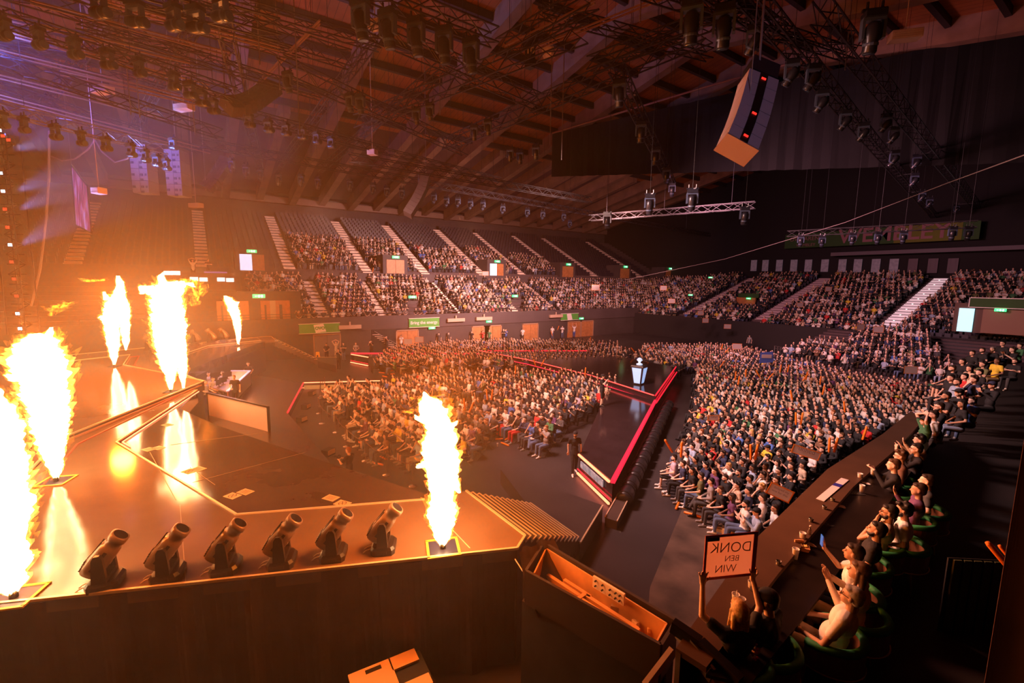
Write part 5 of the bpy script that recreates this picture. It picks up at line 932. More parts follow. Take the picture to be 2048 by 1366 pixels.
for i, ((px, py), D, lab, kw, skin, cs, ch) in enumerate(DP):
    k = dict(HQ if i < 8 else dict(vox=.0125)); k.update(kw); P = person_parts(**k); c = atd(px, py, D); z0 = c[2]-P[2]['head'][2]; rz = face_rz(c, (STAGE[0], STAGE[1]+(4 if i else 17)))
    hy = P[2]['head']; R2 = np.array([[math.cos(rz), -math.sin(rz)], [math.sin(rz), math.cos(rz)]]); o2 = c[:2]-R2@hy[:2]
    if abs(z0-ZF) > .02:
        zt_ = max(ZF, z0) if i > 13 else ZF
        # keep the pixel: slide along the eye ray so that the hips rest at seat height
        Dn = D*(EYE[2]-(zt_+hy[2]))/(EYE[2]-c[2]); c = atd(px, py, Dn); o2 = c[:2]-R2@hy[:2]; z0 = zt_
    cols = {'shirt': LC[cs[0]], 'trousers': LC[cs[1]], 'hair': HC[cs[2]], 'shoes': LC['black'], 'cap': LC['black']}
    o = place(P, (o2[0], o2[1], z0), rz, 3 if i in (1, 2, 3, 4, 5, 6, 7, 8) else skin, cols, lab); DESKP.append((o, P, rz))  # counter people take a redder skin tone that carries the flames' light
    if ch and i < 12:
        l2 = 'green velvet tub chair holding the '+['blond person with the board', 'person in the black cap', 'grey-haired person', 'person in beige jumper', 'person with the blue phone', 'grinning bearded person', 'person in pale jeans', 'half-hidden white t-shirt', 'person in purple sweater', 'person behind the purple sweater', 'speckled black shirt', 'person with fringe and glasses'][i]
        if not tubused[0]: tubused[0] = 1; q = TUB; q.location = (o2[0], o2[1], z0); q.rotation_euler = (0, 0, rz)
        else: q = dup(TUB, (o2[0], o2[1], z0), rz)
        tag(q, l2, 'chair', 'green tub chairs at the counter')
# board held by the blond person
o, P, rz = DESKP[0]; Mx = Matrix.Translation(o.location) @ Matrix.Rotation(rz, 4, 'Z'); hl = Mx @ Vector(P[2]['hand'][1]+V3(-.02, .0, .10)); hr_ = Mx @ Vector(P[2]['hand'][-1]+V3(.02, .0, .10)); X = (hl-hr_).normalized(); Wd = .64; c = (hl+hr_)/2+Vector((0, 0, .20))
brd = mat('board_pinkish', (.62, .42, .40), .6); nt = brd.node_tree; tl = nt.nodes.new('ShaderNodeBsdfTranslucent'); tl.inputs[0].default_value = (.50, .27, .23, 1); ms = nt.nodes.new('ShaderNodeMixShader'); ms.inputs[0].default_value = .6; nt.links.new(nt.nodes['Principled BSDF'].outputs[0], ms.inputs[1]); nt.links.new(tl.outputs[0], ms.inputs[2]); nt.links.new(ms.outputs[0], nt.nodes['Material Output'].inputs[0]); brt = mat('board_red', (.55, .05, .03), .6); inkm = mat('marker_ink', (.22, .12, .12), .6)  # pink cast of the flames is put into the board's colours
t = thing('handwritten_board', c, math.atan2(X[1], X[0]), 'large pinkish board with red border and mirrored handwriting held overhead', 'sign'); MB().add([(-Wd/2, 0, -.26), (Wd/2, 0, -.26), (Wd/2, 0, .26), (-Wd/2, 0, .26)], [(0, 1, 2, 3)]).obj('sheet', brd, t); b = MB(); [b.box(c_, s_) for c_, s_ in (((0, -.008, .25), (Wd, .006, .03)), ((0, -.008, -.25), (Wd, .006, .03)), ((-Wd/2+.015, -.008, 0), (.03, .006, .52)), ((Wd/2-.02, -.008, 0), (.05, .006, .52)))]; b.obj('border', brt, t)
for body_, dz, sz, dx in (('DONK', .10, .17, .0), ('BEN', -.03, .10, .02), ('WIN', -.15, .13, -.05)): txt(body_, 'handwriting', inkm, Vector(c)+X*dx+Vector((0, 0, dz))+Vector((0, 0, 1)).cross(X)*-.012, X, (0, 0, 1), sz, t, mirror=True, ext=.001)
MB().box((-.22, -.012, .215), (.14, .004, .04)).obj('logo_patch', BLACK, t)
# jersey marks
b = MB(); 
for k in range(26): b.ell((.16+random.uniform(-.035, .02), -.13+random.uniform(0, .05), .60+k*.014+random.uniform(-.01, .01)), (.018, .012, .014), 6, 4)
g = b.obj('jersey_pattern', mat('jersey_red', (.65, .02, .03), .6), DESKP[0][0])
o = DESKP[1][0]; b = MB(); b.box((-.262, .0, .93), (.012, .08, .05)); b.obj('sleeve_patch', mat('jersey_red', (.65, .02, .03), .6), o); b = MB(); b.tube([(-.272, .0+.03*math.cos(t)*(1-t/9), .86+.03*math.sin(t)*(1-t/9)) for t in np.linspace(0, 8, 26)], .004, 5); b.bar((-.272, .03, .81), (-.272, -.03, .80), .012, .006); b.bar((-.272, .0, .79), (-.272, -.03, .775), .012, .006); b.obj('sleeve_print', mat('print_cream', (.8, .7, .5), .6), o)
# phone
o, P, rz = DESKP[4]; p = Matrix.Translation(o.location) @ Matrix.Rotation(rz, 4, 'Z') @ Vector(P[2]['hand'][1]+V3(-.02, .03, .10)); o = MB().box((0, 0, 0), (.075, .01, .15)).obj('phone', mat('phone_blue', (.03, .15, .6), .3, emis=(.05, .2, .8), es=.3), loc=p, rz=rz+.5); tag(o, 'blue phone held up by the person in the pale top', 'phone')
# counter things
cupm = mat('paper_cup', (.85, .80, .76), .6); lid = mat('cup_inside', (.5, .4, .35), .6); cup = MB().lathe([(.032, 0), (.046, .16), (.049, .165), (.044, .165), (.031, .01)], n=14).mesh('paper_cup', cupm, True)
zt = ZK-.08
for k, (px, py, lab) in enumerate(((1502, 1186, 'white paper cup on the counter next to the board'), (1470, 1212, 'white paper cup with straw in front of the blond person'), (1482, 1221, 'white paper cup right behind the cup with a straw'), (1590, 1118, 'white paper cup beside the burger box'), (1604, 1085, 'white paper cup beside the water bottle'), (1719, 962, 'white paper cup by the paper strip, farthest left of three'), (1745, 954, 'white paper cup nearest the speckled black shirt'), (1723, 986, 'white paper cup beside the dark menu'))):
    o = link(cup, 'paper_cup', None, at(px, py, zt)); tag(o, lab, 'cup', 'white paper cups on the counter')
    if k == 1: MB().tube([(0, 0, .1), (.01, 0, .22)], .005, 6).obj('straw', WHITE, o)
gl = mat('drink_glass', (.5, .4, .3), .08, spec=1.); gl.node_tree.nodes['Principled BSDF'].inputs['Transmission Weight'].default_value = .85
for k, (px, py, lab) in enumerate(((1556, 1140, 'straight beer glass beside the dark menu on the counter'), (1664, 1010, 'stemmed wine glass on the counter near scattered papers'), (1648, 1026, 'short wine glass closer to the brown ledge'), (1621, 1052, 'empty tumbler next to the menu card'))): o = MB().lathe([(.033, 0), (.038, .14), (.035, .14), (.03, .01)], n=12).obj('drinking_glass', gl, loc=at(px, py, zt), smooth=True); tag(o, lab, 'glass')
o = MB().lathe([(.032, 0), (.033, .13), (.012, .18), (.012, .21)], n=12).obj('water_bottle', gl, loc=at(1618, 1078, zt), smooth=True); MB().lathe([(.014, .21), (.014, .23)], n=8).obj('cap', WHITE, o); tag(o, 'clear plastic water bottle beside a paper cup on the counter', 'bottle')
kraft = mat('kraft_orange', (.62, .28, .10), .7); o = MB().rings([[(x*s, y*s, z) for x, y in ((-.08, -.06), (.08, -.06), (.08, .06), (-.08, .06))] for z, s in ((0, .85), (.06, 1.05))]).obj('food_tray', kraft, loc=at(1606, 1100, zt), rz=.5); b = MB(); [b.cap_((random.uniform(-.05, .05), random.uniform(-.04, .04), .06), (random.uniform(-.05, .05), random.uniform(-.04, .04), .075), .008, .008, 6) for _ in range(12)]; b.obj('food', mat('chips', (.75, .5, .15), .6), o); tag(o, 'open orange card tray of food beside the paper cup', 'food tray')
o = MB().box((0, 0, .06), (.13, .02, .12)).obj('burger_box', kraft, loc=at(1597, 1094, zt), rz=.9); tag(o, 'upright orange burger box lid behind the food tray', 'box')
for k, (px, py, r_, lab) in enumerate(((1568, 1118, .9, 'dark printed menu card under the beer glass'), (1640, 1046, .9, 'dark printed menu card in the counter middle'), (1706, 985, .9, 'dark menu card beside two paper cups'), (1462, 1215, .8, 'dark menu card before the blond person'))):
    o = MB().box((0, 0, .004), (.34, .22, .008)).obj('menu_card', mat('menu_dark', (.03, .03, .03), .4), loc=at(px, py, zt), rz=r_); b = MB(); [b.box((-.1+.05*(j % 5), -.05+.05*(j//5), .009), (.03, .008, .002)) for j in range(12)]; b.obj('print', mat('menu_print', (.45, .5, .4), .6), o); tag(o, lab, 'menu')
for k, (px, py, lab) in enumerate(((1683, 1014, 'crumpled pale napkin on the counter by the stemmed glass'), (1622, 1090, 'crumpled napkin under the water bottle'), (1732, 968, 'crumpled napkin beside the farthest cup'))):
    b = MB(); P = [(random.uniform(.03, .08)*math.cos(a)*1.5, random.uniform(.03, .08)*math.sin(a), .004+random.uniform(0, .012)) for a in np.arange(9)*.698]; b.rings([P, [(x*.9, y*.9, z+.004) for x, y, z in P]]); o = b.obj('napkin', cupm, loc=at(px, py, zt)); tag(o, lab, 'napkin')
t0 = at(1640, 1000, ZK+.01); t1 = at(1690, 958, ZK+.01); o = MB().bar((0, 0, 0), t1-t0, .13, .008).obj('paper_strip', mat('strip_paper', (.7, .66, .7), .6), loc=t0); m_ = (t1-t0)*.62; MB().bar(m_, m_+(t1-t0)*.12, .132, .012).obj('blue_band', mat('band_blue', (.03, .03, .3), .5), o); tag(o, 'long white paper strip with blue band lying on the brown ledge', 'paper')
# rail, side wall and drape by the camera
rl = mat('rail_metal', (.22, .19, .20), .35, .6)
b = MB(); P = [at(1345, 1250, ZK+.05), at(1400, 1288, ZK), at(1480, 1366, ZK-.1)]
for a_, c_ in zip(P[:-1], P[1:]): b.bar(a_, c_, .10, .14)
b.bar(at(1405, 1345, 3.6), at(1500, 1372, 3.6), .06, .25); o = b.obj('tier_rail', mat('rail_black', (.02, .015, .015), .3)); tag(o, 'black metal edge rail at the near corner of the counter tier', 'railing')
b = MB(); b.bar(at(1356, 1262, ZK-.02), at(1425, 1352, ZK-.15), .03, .2); b.obj('infill', rl, o)
o = MB().bar(at(1290, 1372, 2.6), at(1345, 1300, 2.9), .07, .1).obj('rail_post', mat('post_orange', (.12, .06, .03), .5)); tag(o, 'brown slanting post at the bottom below the white cable', 'post')
pd = [(1.35, 4.4), (.72, 3.2), (.2, 2.2)]
a = atd(2036, 960, 3.9); c = atd(1950, 1362, 3.2); o = drape_sheet('brown_drape', [a[:2]+V3(0, .0, 0)[:2], (a[0]+.5, a[1]+.1)], 10.5, 3.1, mat('near_drape', (.06, .02, .012), .85, noise=.2, nscale=2.), .03, 30); tag(o, 'dark brown drape hanging beside the camera at the right edge', 'curtain')
# slatted panel in the dark
p = at(1962, 1270, ZF+.0); o = thing('slatted_panel', p, .9, 'dim green slatted panel in the dark gangway', 'panel'); b = MB(); [b.box((-.45+.13*k, 0, .55), (.10, .03, 1.1)) for k in range(8)]; b.obj('slats', mat('slat_green', (.05, .06, .025), .6), o); MB().box((0, .03, .55), (1.1, .02, 1.12)).obj('backing', BLACK, o)
inf = mat('inflatable_orange', (.85, .22, .02), .35)
def stick_mesh(L=.6, r=.045): return MB().tube([(0, 0, 0), (0, 0, .03), (0, 0, L*.5), (0, 0, L-.05), (0, 0, L)], [r*.7, r, r*1.05, r, r*.75], 10).mesh('clapper_stick', inf, True)
STICK = stick_mesh()
def stick(p, d, label, sc=1.):
    o = link(STICK, 'clapper_stick', None, p); o.rotation_euler = Vector(tuple(d)).to_track_quat('Z', 'Y').to_euler(); o.scale = (sc,)*3; tag(o, label, 'clapper stick', 'orange inflatable clapper sticks'); return o
for k, (b0, b1) in enumerate((((2030, 1150), (1974, 1084)), ((2040, 1140), (1998, 1090)))): p = atd(*b0, 4.6); q = atd(*b1, 4.7); stick(p, q-p, ('nearest orange clapper stick, left of the pair by the brown drape', 'near orange clapper stick tucked against the brown drape')[k], np.linalg.norm(q-p)/.6)
p = at(2010, 1150, 3.9); b = MB(); b.box((0, 0, 0), (.3, .3, .05)); b.bar((0, 0, 0), (0, 0, -.75), .03); o = b.obj('side_table', mat('dark_table', (.03, .02, .02), .3), loc=p); tag(o, 'small dark table in the gangway under clapper sticks', 'table')
# ------------------------------------------------------------------ audience
def inpoly(x, y, P):
    r = False; n = len(P)
    for i in range(n):
        x1, y1 = P[i]; x2, y2 = P[(i+1) % n]
        if (y1 > y) != (y2 > y) and x < (x2-x1)*(y-y1)/(y2-y1)+x1: r = not r
    return r
SEATS = []      # (loc, rz, block, row, seat, depth, standing)
def grid(org, rowdir, back, dr, ds, rows, seats, zf, poly, block, head=1.25):
    org = np.array(org, float); rowdir = np.array(rowdir, float)/np.linalg.norm(rowdir); back = np.array(back, float)/np.linalg.norm(back)
    for r in range(rows):
        cnt = 0
        for s in range(seats):
            p = org+rowdir*(s*ds+(.5*ds if r % 2 else 0))+back*r*dr; z = zf(p); q = (p[0], p[1], z+.45)
            k = (np.array(q)-EYE)@FW
            if k < 2: continue
            X, Y, D = proj(q)
            if poly and not inpoly(X, Y, poly): continue
            if X < -60 or X > 2110 or Y > 1420: continue
            fz = math.atan2(-(-back[0]), -back[1]); SEATS.append([(p[0]+random.uniform(-.04, .04), p[1]+random.uniform(-.05, .05), z), fz, block, r, cnt, D]); cnt += 1
z0f = lambda p: 0.
# block inside the runway (A)
PA = [(648, 800), (668, 815), (700, 850), (722, 890), (760, 905), (815, 930), (960, 905), (1000, 868), (1050, 892), (1092, 893), (1130, 858), (1180, 832), (1222, 800), (1240, 772), (1130, 757), (1000, 757), (872, 757), (800, 768), (762, 780), (690, 778)]
grid((-36, 3.5), (1, 0), (0, 1), .92, .55, 24, 60, z0f, PA, 'inside')
PB = [(1318, 982), (1352, 925), (1378, 872), (1395, 800), (1392, 748), (1450, 728), (1560, 722), (1700, 762), (1880, 790), (1850, 840), (1760, 880), (1640, 945), (1560, 1020), (1540, 1085), (1500, 1082), (1430, 1045), (1352, 1002)]
bd = np.array([-.20, .98]); rd = np.array([.935, -.36])
grid(np.array((-11.2, 15.0))-rd*27, rd, bd, .88, .54, 60, 95, z0f, PB, 'beside')
PC_ = [(742, 742), (765, 718), (800, 706), (900, 694), (1000, 690), (1230, 694), (1262, 716), (1240, 728), (1100, 737), (960, 738), (860, 738)]
grid((-49, 10.5), (1, 0), (0, 1), .9, .55, 60, 40, z0f, PC_, 'far')
PD_ = [(1255, 738), (1290, 700), (1440, 700), (1540, 716), (1560, 722), (1450, 728), (1392, 742), (1350, 748)]
grid((-50, 33), (1, 0), (0, 1), .9, .56, 30, 80, z0f, PD_, 'behind')
# raked block + end stand + near tier
PR_ = [(1700, 690), (1620, 690), (1560, 705), (1700, 738), (1900, 762), (1905, 740), (1870, 700), (1840, 660), (1700, 660)]
grid((-21, YB0+.6), (1, 0), (0, 1), 1., .56, 13, 34, blk_z, PR_, 'raked')
def ez(p): return end_z(p[1])
def endok(x): return True
for a_, b_ in ((-60, 0),): grid((-60, YE+.55), (1, 0), (0, 1), ES, .56, 23, 140, ez, [(1240, 560), (1240, 662), (1385, 668), (1900, 668), (2060, 690), (2060, 545), (1500, 545), (1400, 560)], 'end')
# far stand (rows run along y, rising away)
def fz_(p): return far_z(XF-p[0])
LOWER = [(500, 600), (560, 605), (590, 640), (1180, 632), (1395, 600), (1400, 560), (1180, 566), (700, 548), (520, 545), (490, 560)]
UPPER = [(572, 545), (560, 470), (640, 478), (700, 480), (800, 490), (860, 505), (960, 500), (1000, 512), (1085, 520), (1100, 535), (1130, 560), (700, 548)]
grid((XF-.45, -10), (0, 1), (-1, 0), STEP, .56, 12, 160, fz_, LOWER, 'lower'); grid((XF-.45-13*STEP, -10), (0, 1), (-1, 0), STEP, .56, 20, 160, fz_, UPPER, 'upper')
for s in SEATS:
    if s[2] in ('lower', 'upper'): s[1] = face_rz(s[0], (-25, 4))
    elif s[2] in ('beside', 'end', 'raked', 'behind'): s[1] = face_rz(s[0], (-26, -2))
# keep aisles and doorways clear
def clear(s):
    x, y, z = s[0]
    if s[2] == 'upper' and any(abs(y-a) < .95 for a in AISLES): return False
    if s[2] in ('upper', 'lower'):
        X, Y, D = proj((x, y, z+.6))
        for px, py in ((790, 540), (992, 548), (1134, 548), (505, 525)):
            if abs(X-px) < 20 and abs(Y-py) < 16: return False
        for px, py in ((830, 608), (1035, 602)):
            if abs(X-px) < 14 and -14 < Y-py < 22: return False
        if s[2] == 'lower' and X < 580 and Y > 597: return False
    if s[2] == 'lower' and any(abs(y-y_at_px(px, XF-3)) < .8 for px in (640, 760, 905, 1010, 1100)): return False
    if s[2] == 'end':
        for px in (1605, 1846, 1460):
            if abs(x-aty(px, 600, YE+14)[0]) < 1.25: return False
        X, Y, D = proj((x, y, z+.6))
        if abs(X-1495) < 24 and abs(Y-604) < 12: return False
        if X > 1925 and 600 < Y < 665 and X < 2045: return False
    if s[2] == 'inside':
        X, Y, D = proj((x, y, .5))
        if inpoly(X, Y, [(868, 800), (960, 792), (1000, 800), (1000, 812), (900, 822)]): return False
        if inpoly(X, Y, [(690, 835), (800, 842), (800, 850), (700, 848)]): return False
    return True
SEATS = [s for s in SEATS if clear(s)]
empt = {'upper': .10, 'lower': .05, 'end': .22, 'inside': .0, 'beside': .0, 'far': .03, 'behind': .06, 'raked': .04}
SEATS = [s for s in SEATS if random.random() > empt[s[2]]]
# seats of the near tier beyond the counter
for i, (px, py, D) in enumerate(((1893, 795, 13.6), (1918, 788, 13.9), (1925, 805, 13.2), (1945, 800, 14), (1902, 757, 15.4), (1930, 750, 15.8), (1948, 762, 15), (1940, 735, 16.6), (1960, 742, 16), (1966, 728, 17), (1985, 770, 14.5), (1995, 720, 18), (1905, 738, 17.5), (1925, 722, 18.5), (1945, 705, 20), (1965, 700, 21), (1985, 697, 21), (2005, 690, 22), (2025, 700, 21), (2040, 690, 22), (2030, 720, 19), (1915, 765, 15))):
    c = atd(px, py, D); SEATS.append([(c[0], c[1], c[2]-1.28), face_rz(c, STAGE), 'tier', 0, i, D])
print('seats', len(SEATS))
SEATS.sort(key=lambda s: s[5]); vis = [s for s in SEATS if not (s[2] == 'inside' and 838 < proj(s[0])[0] < 915 and proj(s[0])[1] > 850)]
IND = [s for s in vis if s[2] in ('beside', 'inside', 'tier')][:268]; ids = set(map(id, IND)); REST = [s for s in SEATS if id(s) not in ids]
PROTO = [dict(armR='lap', hair='short'), dict(armR='clap', hair='fluffy', pitch=.1), dict(armR='cross', hair='short', beard=True), dict(armR='thigh', hair='short', glasses=True, legs='sit'), dict(armR='chin', armL='lap', hair='fluffy'), dict(armR='lap', hair='long', female=True), dict(armR='phone', hair='short'),
         dict(armR='lap', hair='short', sleeve='long', legs='cross'), dict(armR='clap', sleeve='long', hair='short', cap=True), dict(armR='up', hair='short'), dict(armR='cross', sleeve='long', hair='bun', female=True), dict(armR='thigh', hair='buzz', beard=True, trousers='short', heavy=1.), dict(armR='lap', armL='wave', hair='fluffy', legs='out'), dict(armR='chin', armL='cross', sleeve='long', hair='short', legs='cross')]
DESC = ['hands in lap', 'clapping', 'arms folded, bearded', 'glasses, hands on thighs', 'hand at chin', 'long hair', 'holding hands up to film', 'long sleeves, legs crossed', 'cap and long sleeves', 'both arms raised', 'hair in a bun', 'beard and shorts', 'waving one hand', 'long sleeves, hand at chin']
WP = [.19, .08, .12, .13, .06, .09, .02, .12, .06, .008, .05, .07, .02, .04]
PB_ = [person_parts(vox=.0155, **k) for k in PROTO]
SH = [('black', .50), ('white', .14), ('charcoal', .10), ('grey', .05), ('navy', .08), ('beige', .03), ('lilac', .01), ('red', .02), ('yellow', .015), ('blue', .02), ('green', .02), ('purple', .015), ('pale blue', .03), ('olive', .015), ('brown', .02)]
def pick(L): r = random.random()*sum(w for _, w in L); 
def pick(L):
    r = random.random()*sum(w_ for _, w_ in L)
    for a_, w_ in L:
        r -= w_
        if r <= 0: return a_
    return L[0][0]
TRS = [('black', .5), ('denim', .25), ('charcoal', .12), ('khaki', .06), ('beige', .04), ('pale blue', .03)]; HRS = [('black', .42), ('dark brown', .33), ('brown', .17), ('blond', .05), ('grey', .02), ('ginger', .03)]
SPECIAL = {}   # px targets with fixed looks
SPL = [((1340, 925), 'lilac', 'black', 11, 'dark brown'), ((1365, 945), 'navy', 'black', 0, 'dark brown'), ((1398, 960), 'olive', 'denim', 3, 'dark brown'), ((1435, 965), 'purple', 'black', 7, 'dark brown'), ((1470, 980), 'beige', 'black', 4, 'black'), ((1495, 990), 'grey', 'black', 7, 'black'), ((1520, 1010), 'white', 'denim', 3, 'dark brown'), ((1420, 915), 'red', 'black', 8, 'black'), ((1480, 890), 'blue', 'black', 1, 'black'), ((1383, 790), 'yellow', 'khaki', 11, 'black'), ((1070, 845), 'red', 'khaki', 11, 'dark brown'), ((1040, 840), 'black', 'red', 4, 'dark brown'), ((1015, 830), 'white', 'red', 1, 'brown'), ((760, 850), 'white', 'beige', 3, 'brown'), ((665, 790), 'beige', 'beige', 0, 'black'), ((730, 770), 'yellow', 'black', 4, 'black'), ((810, 850), 'yellow', 'black', 5, 'brown')]
best = {}
for (px, py), sc_, tc, pi, hc in SPL:
    cand = [(math.hypot(proj((s[0][0], s[0][1], s[0][2]+.95))[0]-px, proj((s[0][0], s[0][1], s[0][2]+.95))[1]-py), i) for i, s in enumerate(IND) if i not in best]; d, i = min(cand); best[i] = (sc_, tc, pi, hc)
chairm = mat('folding_chair', (.02, .02, .03), .5)
def fchair():
    t = thing('folding_chair', (0, 0, -60)); MB().box((0, 0, .43), (.42, .40, .03)).obj('seat', chairm, t); MB().box((0, -.22, .74), (.40, .025, .22)).obj('backrest', chairm, t)
    for s in (-1, 1): MB().tube([(s*.2, -.24, .88), (s*.2, -.20, .45), (s*.2, .22, 0)], .011, 6).obj('leg', METAL, t); MB().tube([(s*.19, .12, .43), (s*.19, -.26, 0)], .011, 6).obj('leg', METAL, t)
    return t
FC = fchair(); nchair = 0
rowcnt = {}; BN = {'beside': 'of the block beside the near runway', 'inside': 'of the block between the runway arms', 'tier': 'on the near tier past the counter'}
for s in IND: rowcnt.setdefault((s[2], s[3]), []).append(s)
for v in rowcnt.values(): v.sort(key=lambda s: s[4])
rank = {id(s): i for v in rowcnt.values() for i, s in enumerate(v)}
rows_used = {b_: sorted({s[3] for s in IND if s[2] == b_}) for b_ in BN}
for i, s in enumerate(IND):
    if i in best: sc_, tc, pi, hc = best[i]
    else: pi = int(RNG.choice(14, p=np.array(WP)/sum(WP))); sc_ = pick(SH); tc = pick(TRS); hc = pick(HRS)
    skin = int(RNG.choice(5, p=[.3, .3, .22, .12, .06])); r = rows_used[s[2]].index(s[3]); n_ = rank[id(s)]
    if s[2] == 'tier': lab = f'person in {sc_}, {DESC[pi]}, {ordw(s[4])} face up the near tier past the counter'
    else: lab = f'person in {sc_}, {DESC[pi]}, {ordw(r)} row {"beside near runway" if s[2] == "beside" else "between runway arms"}, {ordw(n_)} seat'
    lw = lab.split()
    cols = {'shirt': LC[sc_], 'trousers': LC[tc], 'hair': HC[hc], 'shoes': LC[random.choice(('black', 'white', 'grey'))], 'cap': LC[random.choice(('black', 'red', 'navy'))]}
    rz = s[1]+random.uniform(-.25, .25); o = place(PB_[pi], (s[0][0], s[0][1], s[0][2]), rz, skin, cols, lab, 'seated audience '+BN[s[2]], random.uniform(.95, 1.05))
    if s[2] != 'tier':
        l2 = f'black folding chair under the person in the {ordw(r)} row {"beside near runway" if s[2] == "beside" else "between runway arms"}, {ordw(n_)} seat'
        l2 = f'black folding chair, {ordw(r)} row {"beside near runway" if s[2] == "beside" else "between runway arms"}, {ordw(n_)} seat'
        if nchair == 0: q = FC; q.location = s[0]; q.rotation_euler = (0, 0, rz)
        else: q = dup(FC, s[0], rz)
        tag(q, l2, 'chair', 'black folding chairs of the floor audience'); nchair += 1
# ---- the rest of the crowd: one stuff object
def lowtemp(arm, stand=False):
    b = MB(); b.mat(1); dz = .42 if stand else 0
    b.rings([[(x*s, y*s2+oy, z+dz) for x, y in ((-.17, -.10), (.17, -.10), (.17, .10), (-.17, .10))] for z, s, s2, oy in ((.42, 1, 1.1, 0), (.70, .88, 1., -.01), (.98, 1.12, 1.05, -.03), (1.10, .7, .7, -.03))])
    A = ARMS[arm]; 
    for s in (1, -1):
        b.mat(1); b.tube([(s*.19, -.02, 1.05+dz), (A[0][0]*s, A[0][1], A[0][2]+dz)], [.06, .05], 5); b.mat(2); b.tube([(A[0][0]*s, A[0][1], A[0][2]+dz), (A[1][0]*s, A[1][1], A[1][2]+dz), (A[1][0]*s, A[1][1]+.02, A[1][2]+.09+dz)], [.042, .032, .035], 5)
        b.mat(3)
        if stand: b.tube([(s*.09, 0, .9), (s*.1, 0, .05)], [.09, .06], 5)
        else: b.tube([(s*.09, 0, .5), (s*.13, .43, .52), (s*.13, .46, .06)], [.09, .075, .05], 5)
    b.mat(2); b.ell((0, .015, 1.275+dz), (.078, .092, .118), 8, 6); b.tube([(0, -.01, 1.08+dz), (0, 0, 1.2+dz)], .05, 6, False)
    b.mat(0); b.ell((0, -.02, 1.325+dz), (.088, .10, .085), 8, 5); return b
TEMPL = [lowtemp(a_) for a_ in ('lap', 'clap', 'cross', 'phone', 'up', 'thigh', 'chin')]+[lowtemp('side', True), lowtemp('cross', True)]
tw = np.array([.36, .14, .22, .03, .012, .17, .07]); tw /= tw.sum()
groups = {}
for s in REST: groups.setdefault(int(RNG.choice(7, p=tw)), []).append(s)
VV, FF, CC, nb = [], [], [], 0
for ti, L in groups.items():
    T = TEMPL[ti]; tv = np.array(T.v); vm = np.zeros(len(tv), int)
    for f, m_ in zip(T.f, T.m):
        for q in f: vm[q] = m_
    for s in L:
        c, sn = math.cos(s[1]+random.uniform(-.3, .3)), 0; a_ = s[1]+random.uniform(-.3, .3); c = math.cos(a_); sn = math.sin(a_); k = random.uniform(.94, 1.06)
        P = np.column_stack(((tv[:, 0]*c-tv[:, 1]*sn)*k+s[0][0], (tv[:, 0]*sn+tv[:, 1]*c)*k+s[0][1], tv[:, 2]*k+s[0][2])); VV.append(P)
        colr = np.array([HC[pick(HRS)], LC[pick(SH)], SKINC[int(RNG.choice(5, p=[.3, .3, .22, .12, .06]))], LC[pick(TRS)]]); CC.append(colr[vm]); FF += [tuple(q+nb for q in f) for f in T.f]; nb += len(tv)
me = bpy.data.meshes.new('crowd'); me.from_pydata(np.concatenate(VV).tolist(), [], FF); ca = me.color_attributes.new('cloth', 'FLOAT_COLOR', 'POINT'); cc = np.concatenate(CC); ca.data.foreach_set('color', np.column_stack((cc, np.ones(len(cc)))).ravel()); me.materials.append(mat('crowd_cloth', (.5, .5, .5), .8, vcol=True)); me.polygons.foreach_set('use_smooth', [True]*len(me.polygons)); me.update()
o = link(me, 'crowd'); tag(o, 'thousands of small seated spectators filling the distant floor and stands', 'crowd', kind='stuff'); print('crowd', len(REST), nb)
# empty tip-up seats of the stands: one stuff object
b = MB(); seatm = mat('tip_up_seat', (.022, .018, .035), .5)
for k in range(33):
    if k == 12: continue
    x = XF-k*STEP-.62; z = far_z(k*STEP+.01)
    for y in np.arange(-20, 76, .62):
        if any(abs(y-a_) < .8 for a_ in AISLES): continue
        if k < 12 and y > 8: continue
        if k < 12 and y < -4: continue
        b.box((x, y, z+.42), (.10, .46, .62))
for k in range(23):
    y = YE+k*ES+.75; z = ZE0+k*ES*ESL
    for x in np.arange(-60, 4, .62):
        if any(abs(x-aty(px, 600, YE+14)[0]) < 1.1 for px in (1605, 1846, 1460)): continue
        b.box((x, y, z+.4), (.46, .1, .55))
tag(b.obj('stadium_seat', seatm), 'rows of dark empty tip-up seats across the stands', 'seats', kind='stuff')
# ---- standing people
def standing(px, py, z, lab, kw, skin, cs, tgt=STAGE, depth_low=False):
    k = dict(stand=True, vox=.0125); k.update(kw); P = person_parts(**k); p = at(px, py, z); cols = {'shirt': LC[cs[0]], 'trousers': LC[cs[1]], 'hair': HC[cs[2]], 'shoes': LC[cs[3]] if len(cs) > 3 else LC['black'], 'cap': LC['black']}
    o = place(P, (p[0], p[1], z), face_rz(p, tgt), skin, cols, lab); return o, P
def gadget(o, P, nm, lab, mb, m, which=1, off=(0, .08, .06)):
    Mx = Matrix.Translation(o.location) @ Matrix.Rotation(o.rotation_euler.z, 4, 'Z'); h = P[2]['hand']; c = V3(*h[which]); c = V3(0, c[1], c[2]) if which == 1 else c
    g = mb.obj(nm, m, loc=Mx @ Vector(c+V3(*off)), rz=o.rotation_euler.z); tag(g, lab, nm.replace('_', ' ')); return g
def cam_mb(): b = MB(); b.box((0, 0, 0), (.14, .10, .10)); b.lathe([(.04, .05), (.045, .16), (.05, .17)], (0, 0, 0), (0, 1, 0), 10); b.box((0, -.01, .06), (.06, .06, .04)); return b
